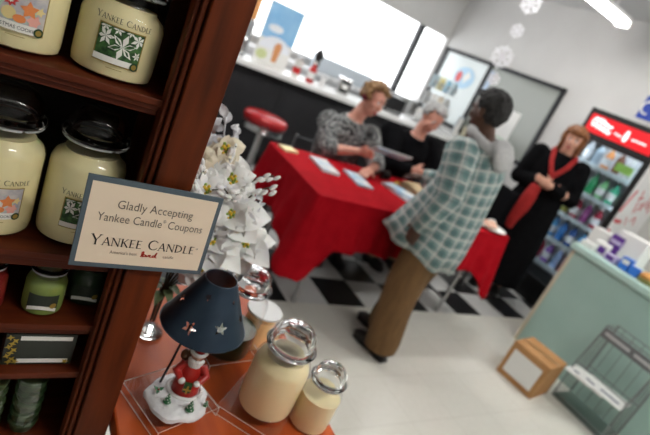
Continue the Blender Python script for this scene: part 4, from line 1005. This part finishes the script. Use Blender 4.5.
napkin('chrome napkin dispenser left of the blue dessert poster', 1.74, 4.80, 1.3)
def bottle(name, label, cat, loc, r, h, body, cap, capr=.45, lab=None, group=None, neck=True, clear=False):
    t = thing(name, label, cat, loc, 0, group)
    pr = [(0, 0), (r*.92, 0), (r, .004), (r, h*.58), (r*.9, h*.68), (r*capr, h*.82), (r*capr, h*.88), (0, h*.88)] if neck else [(0, 0), (r*.95, 0), (r, .005), (r, h*.8), (r*.9, h*.88), (0, h*.88)]
    G().lathe(pr, seg=18).build('body', body, t, smooth=50)
    cr = r*capr*1.1 if neck else r*.8
    G().lathe([(0, h*.881), (cr, h*.881), (cr, h*.98), (cr*.8, h), (0, h)], seg=16).build('cap', cap, t, smooth=50)
    if lab: G().lathe([(r*1.012, h*.18), (r*1.012, h*.5)], seg=18).build('label', lab, t, smooth=True)
    return t
zc = CT+.0005
t = thing('juice_dispenser', 'tall juice dispenser with orange tank behind the dessert poster', 'dispenser', (1.80, 5.0, zc), -.2)
G().box((0, 0, .17), (.20, .24, .34)).build('base', mat('grey_enamel', (.30, .31, .32), .4), t, bevel=.01); G().box((0, 0, .46), (.19, .22, .23)).build('tank', mat('orange_juice', (.72, .33, .12), .2), t, bevel=.015); G().box((0, 0, .59), (.20, .23, .025)).build('lid', blackm, t, bevel=.005); G().box((0, -.135, .25), (.04, .03, .06)).build('tap', blackm, t, bevel=.004)
bottle('sugar_shaker', 'clear sugar shaker with steel cap right of the dessert poster', 'shaker', (2.40, 4.72, zc), .042, .20, mat('sugar_white', (.72, .70, .66), .3), chrome, neck=False, lab=mat('red_plastic', (.55, .02, .02), .4))
bottle('sauce_bottle', 'red sauce bottle with white label in front of the dark mill', 'bottle', (2.57, 4.70, zc), .040, .22, mat('red_plastic', (.55, .02, .02), .4), paper, lab=paper)
t = thing('pepper_mill', 'tall dark pepper mill standing on the white bar top', 'mill', (2.63, 4.80, zc))
G().lathe([(0, 0), (.045, 0), (.045, .02), (.032, .06), (.028, .14), (.038, .2), (.03, .235), (0, .235)], seg=20).build('body', blackm, t, smooth=50); G().lathe([(0, .236), (.03, .236), (.046, .27), (.048, .30), (.03, .33), (.012, .345), (.012, .36), (0, .362)], seg=20).build('head', blackm, t, smooth=50)
bottle('salt_shaker', 'small clear salt shaker right of the red sauce bottle', 'shaker', (2.72, 4.68, zc), .03, .12, mat('salt_white', (.8, .8, .8), .3), chrome, neck=False)
napkin('second chrome napkin dispenser behind the seated woman', 3.02, 4.75, 1.4)
t = thing('cash_box', 'black box with white side panels on the bar between the two heads', 'box', (3.83, 4.86, zc), -.1)
G().box((0, 0, .095), (.26, .22, .19)).build('case', blackm, t, bevel=.012); G().box((-.1325, 0, .09), (.004, .17, .14)).build('side_panel', paper, t); G().box((0, -.1115, .03), (.2, .003, .03)).build('slot', chrome, t)
# snack rack by the corner
rk = thing('snack_rack', 'white wire snack rack on the bar near the corner', 'rack', (4.52, 4.92, zc))
wm_ = mat('white_wire', (.7, .7, .7), .4)
for x in (-.24, .24): G().tube([(x, .14, 0), (x, .14, .66)], .008).build('upright', wm_, rk)
for k in range(3):
    g = G(); z = .02+.22*k; g.ab((-.24, -.12, z), (.24, .13, z+.008)); g.tube([(-.24, -.12, z+.05), (.24, -.12, z+.05)], .004); g.build('tray', wm_, rk)
pk = [('teal', (.42, .55, .60)), ('yellow', (.70, .64, .30)), ('white', (.80, .80, .78)), ('light blue', (.35, .62, .78)), ('grey', (.45, .46, .45)), ('pale tan', (.68, .60, .48))]
order = [(2, 4, 5, 2), (4, 2, 5, 4), (0, 1, 3, 0)]; rows = ('bottom', 'middle', 'top'); places = ('first', 'second', 'third', 'fourth')
for k in range(3):
    for j in range(4):
        nm, c = pk[order[k][j]]
        t = thing('snack_packet', '%s snack packet, %s from the left on the rack\'s %s tray' % (nm, places[j], rows[k]), 'packet', (4.52-.18+.12*j, 4.92-.02, zc+.0285+.22*k+.0005), .1*(j-1.5), 'snack packets on the wire rack')
        g = G(); g.loft([(0, 0, 0), (0, -.004, .02), (0, -.008, .08), (0, -.004, .135), (0, 0, .155)], [(.052, .006), (.05, .026), (.048, .034), (.05, .022), (.052, .003)], seg=14)
        g.build('pouch', mat('foil_'+nm.replace(' ', '_'), c, .35, coat=.3), t, smooth=50); G().slab(rect(-.04, .06, .04, .085), ((0, -.0435, 0), (1, 0, 0), (0, 0, 1)), .0015).build('print', mat('muted_print', (.5, .52, .55), .4), t)
for k, (x, y, c, nm) in enumerate(((4.84, 4.66, (.74, .74, .72), 'white'), (4.93, 4.60, (.60, .56, .42), 'tan'), (4.92, 4.75, (.55, .62, .68), 'blue grey'))):
    t = thing('paper_cup_stack', '%s stack of paper cups on the bar beside the snack rack' % nm, 'cups', (x, y, zc), 0, 'cup stacks on the bar')
    h = (.22, .16, .25)[k]
    G().lathe([(0, 0), (.028, 0)]+[p for q in range(int(h/.022)) for p in ((.034, .06+.022*q-.022), (.038, .06+.022*q), (.036, .06+.022*q+.002))]+[(.0, h+.03)], seg=18).build('cups', mat('cup_'+nm.replace(' ', '_'), c, .5), t, smooth=30)
# papers on the glazed opening of the right wall
def wall_paper(name, label, cat, y, z, w_, h_, m, marks=(), mm_=None, x=XR-.016, roll=0):
    t = thing(name, label, cat, (x, y, z), 0)
    G().box((0, 0, 0), (.003, w_, h_)).build('sheet', m, t)
    if marks:
        g = G()
        for k, p in enumerate(marks): g.mi = 0; g.slab(p, ((-.0022, 0, 0), (0, -1, 0), (0, 0, 1)))
        g.build('print', mm_, t)
    t.rotation_euler = (roll, 0, 0); return t
bl_ = [[(x+.022*math.cos(a+k)*(1+.3*math.sin(3*a)), y+.035*math.sin(a+k)) for a in [2*math.pi*q/10 for q in range(10)]] for k, (x, y) in enumerate(((-.05, .12), (.03, .10), (-.02, .03), (.05, -.02), (-.05, -.06), (.02, -.11), (-.04, -.15), (.055, .15)))]
wall_paper('poster', 'pinkish poster with dark red spots on the grey green pane', 'poster', 4.40, 1.52, .22, .44, mat('pink_poster', (.74, .62, .62), .4), bl_, mat('maroon_print', (.16, .05, .06), .5))
wall_paper('notice', 'plain white notice right of the pink poster', 'notice', 4.10, 1.42, .26, .34, paper)
wall_paper('notice', 'pale green notice under the white one on the pane', 'notice', 4.05, 1.19, .3, .12, mat('pale_green_paper', (.52, .62, .52), .6))
wall_paper('notice', 'narrow light blue strip notice beside the dark pane divider', 'notice', 4.69, 1.76, .07, .34, mat('light_blue_paper', (.55, .68, .85), .5))
t = thing('round_decal', 'round blue and red picture on the pale pane', 'decal', (XR-.016, 5.12, 1.72))
g = G(); fr_ = ((0, 0, 0), (0, -1, 0), (0, 0, 1)); g.slab(disc(.19, (0, 0), 24, .75), fr_, .002); g.build('disc', mat('decal_blue', (.42, .62, .78), .5), t)
g = G(); g.mi = 0; g.slab(disc(.06, (-.10, -.01), 12, 1.3), ((-.003, 0, 0), fr_[1], fr_[2])); g.mi = 1; g.slab([(-.02, .02), (.05, .10), (.12, .03), (.06, -.03), (.02, -.08)], ((-.003, 0, 0), fr_[1], fr_[2])); g.build('print', [mat('decal_red', (.65, .10, .10), .5), mat('decal_white', (.8, .78, .75), .5)], t)

# ---------------------------------------------------------------- drinks fridge
FXX, FY0, FY1, FH = 4.45, 2.125, 2.865, 1.90
fd = thing('drinks_fridge', 'black glass door drinks fridge with lit red header behind the woman', 'fridge', (FXX, (FY0+FY1)/2, 0))
hw = (FY1-FY0)/2; fb = mat('black_fridge_metal', (.012, .012, .013), .35)
g = G(); g.ab((.06, -hw, .0), (.54, -hw+.04, FH)); g.ab((.06, hw-.04, 0), (.54, hw, FH)); g.ab((.06, -hw+.0401, FH-.04), (.54, hw-.0401, FH)); g.ab((.06, -hw+.0401, 0), (.54, hw-.0401, .25)); g.build('cabinet', fb, fd)
G().ab((.50, -hw+.041, .251), (.54, hw-.041, FH-.041)).build('liner', mat('white_liner', (.75, .77, .8), .4), fd)
g = G(); g.ab((0, -hw, .20), (.055, -hw+.055, 1.66)); g.ab((0, hw-.05, .20), (.055, hw, 1.66)); g.ab((0, -hw+.0551, .20), (.055, hw-.0501, .26)); g.ab((0, -hw+.0551, 1.62), (.055, hw-.0501, 1.66))
dr = g.build('door', fb, fd); G().ab((.02, -hw+.055, .26), (.026, hw-.05, 1.62)).build('pane', thin_glass('fridge_glass', (.95, .97, .98), .05), dr)
G().tube([(-.03, -hw+.03, .8), (-.03, -hw+.03, 1.3)], .012).build('handle', fb, dr)
g = G(); g.ab((0, -hw, 1.661), (.055, hw, FH)); hd_ = g.build('header', fb, fd)
g = G(); g.ab((-.004, -hw+.05, 1.685), (-.0005, hw-.04, FH-.05)); g.build('red_panel', mat('lit_red_panel', (.6, .01, .015), .3, emit=.30, ecol=(.75, .012, .02)), hd_)
g = G(); fr_ = ((-.0065, 0, 1.765), (0, -1, 0), (0, 0, 1)); lit_w = mat('lit_white_script', (.85, .85, .85), .3, emit=.45, ecol=(.9, .92, .95))
def ribbon(g, pts, w_, fr):
    pts = [V(p) for p in pts]
    for a, b_ in zip(pts, pts[1:]):
        n = (b_-a).normalized(); n = V((-n.y, n.x))*w_/2; g.slab([tuple(a+n), tuple(a-n), tuple(b_-n), tuple(b_+n)], fr)
for k in range(5): ribbon(g, [(-.27+.042*k+.016*math.cos(a)*1.1, .018-.006*k+.036*math.sin(a)) for a in [.6+q*.55 for q in range(11)]], .016, fr_)
ribbon(g, [(-.28, .055), (-.2, .06), (-.13, .02)], .012, fr_)
g.build('white_script', lit_w, hd_); g = G()
g.slab([(.045, -.05), (.075, -.05), (.085, -.01), (.075, .045), (.05, .05), (.04, 0)], fr_)
g.build('white_bottle_mark', lit_w, hd_); g = G()
for k in range(3): ribbon(g, [(-.045+.026*k, -.02-.004*k), (-.03+.026*k, -.005-.004*k)], .014, fr_)
g.build('white_script', lit_w, hd_); g = G()
for k in range(5): ribbon(g, [(.12+.028*k, -.012), (.14+.028*k, -.008+.004*(k % 2))], .016, fr_)
g.build('white_script', lit_w, hd_)
G().ab((.06, -hw+.045, FH-.052), (.09, hw-.045, FH-.042)).build('lamp', mat('fridge_lamp', (1, 1, 1), emit=22, ecol=(.85, .93, 1)), fd)
for s_ in (-1, 1): G().ab((.062, s_*(hw-.048)-.006, .27), (.075, s_*(hw-.048)+.006, FH-.06)).build('lamp', mat('added_side_lamp', (1, 1, 1), emit=9, ecol=(.85, .93, 1)), fd)  # upright lamps added inside the jambs to brighten the bottles
shz = [1.43, 1.17, .91, .65, .40]
for z in shz:
    g = G(); g.ab((.10, -hw+.045, z-.012), (.49, hw-.045, z)); g.build('shelf', mat('white_wire', (.7, .7, .7), .4), fd)
    g = G(); g.ab((.085, -hw+.045, z-.03), (.099, hw-.045, z+.012)); g.build('price_strip', mat('pale_blue_strip', (.62, .72, .78), .4), fd)
G().ab((.030, -.27, 1.47), (.034, -.11, 1.545)).build('price_tag', mat('lime_tag', (.32, .62, .12), .4), fd)
cols = [[('grey', (.45, .47, .50)), ('silver blue', (.40, .52, .62)), ('orange', (.75, .30, .08)), ('brown', (.18, .08, .05)), ('silver', (.55, .57, .58)), ('teal', (.15, .42, .45))],
        [('green', (.03, .36, .14)), ('sea green', (.05, .42, .26)), ('green', (.03, .36, .14)), ('light green', (.22, .55, .25)), ('sea green', (.05, .42, .26)), ('green', (.03, .36, .14))],
        [('yellow green', (.45, .48, .10)), ('olive', (.25, .26, .06)), ('dark red', (.32, .02, .05)), ('purple', (.22, .04, .18)), ('dark red', (.32, .02, .05)), ('plum', (.25, .05, .12))],
        [('blue', (.05, .22, .60)), ('sky blue', (.12, .40, .72)), ('blue', (.05, .22, .60)), ('navy', (.03, .10, .35)), ('sky blue', (.12, .40, .72)), ('blue', (.05, .22, .60))],
        [('violet', (.30, .12, .55)), ('red', (.55, .03, .08)), ('violet', (.30, .12, .55)), ('pale blue', (.35, .50, .80)), ('red', (.55, .03, .08)), ('violet', (.30, .12, .55))]]
ordn = ('first', 'second', 'third', 'fourth', 'fifth', 'sixth'); shn = ('top', 'second', 'middle', 'fourth', 'lowest')
protos = {}
lw_ = mat('bottle_label', (.75, .76, .78), .4)
for s in range(5):
    for j in range(6):
        nm, c = cols[s][j]; y = (FY0+FY1)/2+hw-.10-.108*j; loc = (FXX+.17, y, shz[s]+.0005)
        lab = '%s drink bottle, %s from the left on the %s fridge shelf' % (nm, ordn[j], shn[s])
        if (s, nm) not in protos: protos[(s, nm)] = bottle('drink_bottle', lab, 'bottle', loc, .038, .215, mat('drink_'+nm.replace(' ', '_'), c, .2, coat=.4), blackm if s % 2 else paper, .4, lw_ if (s+j) % 2 == 0 else None, 'bottles in the drinks fridge')
        else: dup(protos[(s, nm)], loc, None, lab)

# wall signs by the fridge
t = thing('wall_sign', 'royal blue sign with white arc high on the right wall', 'sign', (XR-.004, 2.60, 2.105))
G().box((0, 0, 0), (.006, .34, .22)).build('panel', mat('royal_blue', (.02, .06, .42), .4), t)
g = G(); ribbon(g, [(-.115+.05*math.cos(a), .0+.06*math.sin(a)) for a in [math.radians(60+k*24) for k in range(11)]], .02, ((-.0045, 0, 0), (0, -1, 0), (0, 0, 1))); g.build('mark', paper, t)
sp_ = G().ab((.0005, -hw-.006, .02), (.54, -hw-.0005, FH-.01)).build('side_panel', mat('white_vinyl_wrap', (.74, .73, .73), .4), fd)
fr_ = ((.27, -hw-.0065, 1.0), (1, 0, 0), (0, 0, 1)); rp_ = mat('red_print', (.55, .015, .03), .5)
strokes = [([(-.26, .18), (-.235, .30), (-.20, .40)], .03), ([(-.255, .10), (-.20, .09), (-.13, .10)], .035), ([(-.26, .0), (-.2, -.02)], .03),
    ([(-.10, .42), (-.07, .30), (-.05, .20)], .016), ([(-.11, .34), (-.03, .36)], .014), ([(-.02, .22), (.01, .33), (.03, .24), (.06, .35)], .014), ([(-.09, .16), (-.05, .08)], .014),
    ([(.08, .40), (.10, .28), (.14, .36), (.15, .26)], .014), ([(.0, .12), (.05, .18), (.09, .10)], .014), ([(-.26, -.25), (-.1, -.2), (.1, -.28), (.26, -.2)], .05), ([(.18, .25), (.2, .42)], .016)]
for pts, w_ in strokes:
    g = G(); ribbon(g, pts, w_, fr_); g.build('red_stroke', rp_, sp_)

# ---------------------------------------------------------------- pale green sales counter, goods, carton and rack
GX, GY, GZ = 3.60, 1.84, .90
gc = thing('sales_counter', 'pale sea green sales counter with a cream end edge', 'counter', (GX, GY, 0))
seag = noisy('sea_green_laminate', (.36, .53, .48), (.39, .56, .51), 4, .45)
g = G(); g.ab((0, -2.6, 0), (.62, -.03, GZ-.05)); g.build('body', seag, gc)
G().ab((-.004, -.0295, 0), (.62, -.002, GZ-.05)).build('end_panel', mat('cream_laminate', (.62, .57, .44), .5), gc)
G().ab((-.03, -2.6, GZ-.0495), (.64, .02, GZ)).build('countertop', noisy('sea_green_top', (.44, .62, .57), (.47, .65, .60), 5, .35), gc, bevel=.008)
def goods(name, label, cat, px, py, X_, d, m, rz=0, extra=None, em=None):
    p = at(px, py, 'x', X_); t = thing(name, label, cat, (X_, p.y, GZ+.0006), rz, 'goods on the green counter')
    G().box((0, 0, d[2]/2), d).build('carton', m, t, bevel=.004)
    if extra: G().box((-d[0]/2-.0012, extra[0], extra[1]), (.002, extra[2], extra[3])).build('label', em, t)
    return t
purp = mat('purple_card', (.11, .03, .26), .5); bluec = mat('bright_blue_card', (.03, .16, .60), .45); wcard = mat('white_card', (.83, .82, .80), .6); lil = mat('lilac_card', (.52, .45, .66), .5)
goods('small_box', 'white low box at the near left corner of the green counter top', 'box', 592, 241, 3.68, (.08, .10, .045), wcard, .1)
goods('small_box', 'white box with purple label second from the counter corner', 'box', 607, 240, 3.72, (.09, .10, .09), wcard, .15, (-.02, .04, .05, .05), purp)
goods('small_box', 'white carton standing behind the purple labelled box', 'box', 609, 228, 3.88, (.10, .15, .15), wcard, 0)
goods('small_box', 'dark purple carton with lilac band in the middle of the goods', 'box', 622, 236, 3.86, (.08, .09, .17), purp, .2, (0, .12, .08, .03), lil)
goods('small_box', 'lilac box at the front edge of the green counter', 'box', 617, 252, 3.70, (.07, .09, .05), lil, -.1, (0, .025, .06, .03), purp)
goods('small_box', 'bright blue box at counter front edge with white label', 'box', 628, 262, 3.70, (.07, .07, .09), bluec, .1, (0, .06, .045, .03), wcard)
goods('small_box', 'smaller bright blue box beside the food packet', 'box', 637, 268, 3.70, (.07, .07, .06), bluec, .3)
goods('small_box', 'large white box at the back of the green counter goods', 'box', 640, 238, 3.92, (.16, .22, .22), wcard, 0)
p = at(648, 279, 'x', 3.70); t = thing('food_packet', 'orange brown wrapped bun with green edge on the counter', 'food', (3.70, p.y, GZ+.0006), 0)
g = G(); g.loft([(0, 0, 0), (0, 0, .012), (0, 0, .03)], [(.05, .05), (.06, .06), (.058, .058)], seg=18); g.build('base', mat('olive_wrap', (.22, .20, .06), .5), t, smooth=40)
G().ell((0, 0, .045), (.058, .058, .032)).build('bun', noisy('bun_brown', (.55, .22, .05), (.68, .34, .10), 20, .5), t, smooth=180)
# carton on the floor
cx = thing('cardboard_box', 'brown cardboard box with white label on the floor by the green counter', 'box', (3.13, 1.385, 0), .16)
card = noisy('cardboard', (.40, .20, .075), (.46, .24, .095), 6, .75)
bw, bd, bh = .27, .27, .25; g = G()
g.ab((-bw/2, -bd/2, 0), (bw/2, bd/2, .004)); g.ab((-bw/2, -bd/2, .0041), (-bw/2+.004, bd/2, bh)); g.ab((bw/2-.004, -bd/2, .0041), (bw/2, bd/2, bh)); g.ab((-bw/2+.0041, -bd/2, .0041), (bw/2-.0041, -bd/2+.004, bh)); g.ab((-bw/2+.0041, bd/2-.004, .0041), (bw/2-.0041, bd/2, bh)); g.build('carton', card, cx)
g = G(); g.box((-bw/4, 0, bh+.0025), (bw/2-.002, bd, .004)); g.build('flap', card, cx); g = G(); g.box((bw/4, 0, bh+.0025), (bw/2-.002, bd, .004)); g.build('flap', card, cx)
G().box((-bw/2-.0012, .0, .125), (.002, .21, .17)).build('label', paper, cx)
g = G(); g.box((0, 0, bh+.0052), (.05, bd+.002, .0012)); g.build('tape', mat('brown_tape', (.34, .17, .06), .35), cx)
# wire newspaper rack
nr = thing('newspaper_rack', 'grey wire newspaper rack standing against the green counter', 'rack', (3.44, 1.07, 0))
wire = mat('grey_wire', (.20, .21, .21), .4, metal=.4); RY = .185
for s in (-1, 1):
    G().tube([(-.12, s*RY, .004), (-.12, s*RY, .30), (-.05, s*RY, .60), (.10, s*RY, .60), (.10, s*RY, .004), (-.12, s*RY, .004)], .005).build('side_frame', wire, nr)
    g = G()
    for k in range(4): g.tube([(-.08+.05*k, s*RY, .006), (-.055+.045*k, s*RY, .598)], .0025, 6)
    g.build('side_wires', wire, nr)
g = G()
for z, x in ((.006, -.12), (.30, -.12), (.60, .10), (.60, -.05), (.006, .10), (.03, -.11), (.26, .09)): G().tube([(x, -RY, z), (x, RY, z)], .004, 6).build('cross_bar', wire, nr)
g = G()
for k in range(5): y = -.14+.07*k; g.tube([(.099, y, .006), (.099, y, .60)], .0025, 6)
for k in range(5): y = -.14+.07*k; g.tube([(-.145, y, .231), (.095, y, .21)], .0025, 6)
g.build('grid_wires', wire, nr)
g = G(); g.ab((-.11, -RY+.01, .008), (.09, RY-.01, .03)); g.build('base_tray', mat('dark_tray', (.12, .17, .15), .5), nr)
RMh = Matrix.Rotation(-.22, 3, 'Y')
hd_ = G().box((-.075, 0, .555), (.006, .36, .075), rot=RMh).build('header', mat('grey_header', (.16, .17, .18), .5), nr)
g = G(); g.box((-.0795, .075, .556), (.002, .17, .022), rot=RMh); g.box((-.0795, -.10, .556), (.002, .12, .022), rot=RMh); g.build('header_strip', mat('pale_grey_strip', (.55, .55, .57), .5), hd_)
np_ = [('folded newspaper at the left end of the wire rack shelf', .09, .12), ('folded newspaper with dark headline in the rack middle', 0, -.05), ('folded newspaper at the right end of the wire rack shelf', -.10, .1)]
for k, (lab, y, rz) in enumerate(np_):
    t = thing('newspaper', lab, 'newspaper', (3.345, 1.085+y, .236+.010*k), rz, 'newspapers in the wire rack')
    g = G(); g.box((0, 0, .004), (.20, .19, .0075)); g.build('sheets', noisy('newsprint', (.66, .66, .64), (.76, .76, .74), 40, .8), t)
    g = G(); g.box((-.03, 0, .0083), (.025, .12, .0008)); g.build('headline', mat('headline_ink', (.08, .09, .16), .7), t)
# black chair by the table end
t = thing('office_chair', 'black upholstered chair between table end and standing woman', 'chair', (3.50, 2.80, 0), -1.9)
fab = mat('black_upholstery', (.004, .004, .005), .95, spec=.08)
G().box((0, 0, .45), (.46, .44, .08)).build('seat', fab, t, bevel=.03); G().box((0, .23, .74), (.46, .06, .46)).build('backrest', fab, t, bevel=.025)
for x in (-.2, .2):
    for y in (-.19, .2): G().cyl((x, y, 0), (x, y, .41), .013).build('leg', blackm, t)

# ---------------------------------------------------------------- hanging paper snowflakes
flakem = bpy.data.materials.new('translucent_paper'); flakem.use_nodes = True
ta = nd(flakem, 'ShaderNodeBsdfTranslucent'); ta.inputs['Color'].default_value = (.95, .95, .97, 1); da = nd(flakem, 'ShaderNodeBsdfDiffuse'); da.inputs['Color'].default_value = (.95, .95, .97, 1)
xa = nd(flakem, 'ShaderNodeMixShader'); xa.inputs['Fac'].default_value = .5; ln(flakem, da.outputs[0], xa.inputs[1]); ln(flakem, ta.outputs[0], xa.inputs[2]); ln(flakem, xa.outputs[0], flakem.node_tree.nodes['Material Output'].inputs['Surface'])
def flake(label, px, py, R_, X_=3.25):
    d = ray(px, py); k = (3.2*d.x+3.0*d.y)/(d.x**2+d.y**2); p = V((0, 0, EYE))+d*k
    t = thing('paper_snowflake', label, 'ornament', p, -.93+random.uniform(-.3, .3), 'hanging paper snowflakes')
    g = G(); fr = ((0, -.001, 0), (1, 0, 0), (0, 0, 1))
    for q in range(6):
        a = math.pi/6+q*math.pi/3; dd = V((math.cos(a), math.sin(a))); n = V((-dd.y, dd.x))
        for pts in ([-n*.10, dd*.92-n*.10, dd+n*0, dd*.92+n*.10, n*.10], [dd*.42-n*.08, dd*.72-n*.40, dd*.86-n*.32, dd*.62+n*0], [dd*.42+n*.08, dd*.62, dd*.86+n*.32, dd*.72+n*.40]):
            g.slab([tuple(p_*R_) for p_ in pts], fr, .0025)
    g.slab(disc(R_*.34), fr, .0026); g.build('flake', flakem, t)
    return t, p
fl_ = [flake('topmost paper snowflake on the hanging string', 531, 4, .085), flake('small paper snowflake second from top on the string', 517, 31, .06), flake('largest paper snowflake low on the hanging string', 502, 57, .095), flake('bottom paper snowflake just above the standing man\'s head', 494, 79, .055)]
top = fl_[0][1]; g = G(); g.tube([(top.x, top.y+.004, ZC-.0), (top.x, top.y+.004, fl_[3][1].z)], .0012, 6)
o = g.build('hanging_string', mat('white_thread', (.7, .7, .7), .6)); tag(o, 'thin white thread holding the paper snowflakes', 'string')

# ---------------------------------------------------------------- ceiling lights
tube_m = mat('lit_tube_cover', (1, 1, 1), .4, emit=26, ecol=(1, .985, .95))
def strip(label, x0, x1, y, z=2.70, em=None):
    t = thing('ceiling_light', label, 'light', ((x0+x1)/2, y, z), 0, 'fluorescent ceiling lights'); h = (x1-x0)/2
    G().ab((-h, -.07, .055), (h, .07, .09)).build('housing', mat('white_enamel', (.8, .8, .8), .4), t, bevel=.004)
    G().loft([(-h+.03, 0, .03), (h-.03, 0, .03)], [(.062, .026)]*2, side=(0, 1, 0), seg=16).build('diffuser', em or tube_m, t, smooth=60)
    for s in (-1, 1): G().ab((s*h-.012, -.072, -.004), (s*h+.012, .072, .0545)).build('end_cap', mat('white_enamel'), t, bevel=.004)
    for s in (-1, 1): G().cyl((s*h*.7, 0, .0905), (s*h*.7, 0, ZC-z-.0005), .006, seg=8).build('hanger', mat('white_enamel'), t)
strip('long white fluorescent strip light hanging from the ceiling', 2.95, 4.46, 3.06, z=2.62, em=mat('lit_tube_cover_dim', (1, 1, 1), .4, emit=15, ecol=(1, .985, .95)))
for k, (x0, x1, y) in enumerate(((.8, 2.2, 3.15), (.6, 2.0, -.7), (3.0, 4.4, .6))): strip('fluorescent strip light out of the photo above the shop floor', x0, x1, y)

# ---------------------------------------------------------------- render settings
sc.view_settings.view_transform = 'Standard'; sc.view_settings.look = 'None'; sc.view_settings.gamma = 1; sc.view_settings.use_curve_mapping = False
sc.view_settings.exposure = 1.1
sc.cycles.max_bounces = 10; sc.cycles.transparent_max_bounces = 24; sc.cycles.transmission_bounces = 8
sc.cycles.use_denoising = True; sc.cycles.sample_clamp_indirect = 6; sc.cycles.caustics_refractive = False; sc.cycles.caustics_reflective = False
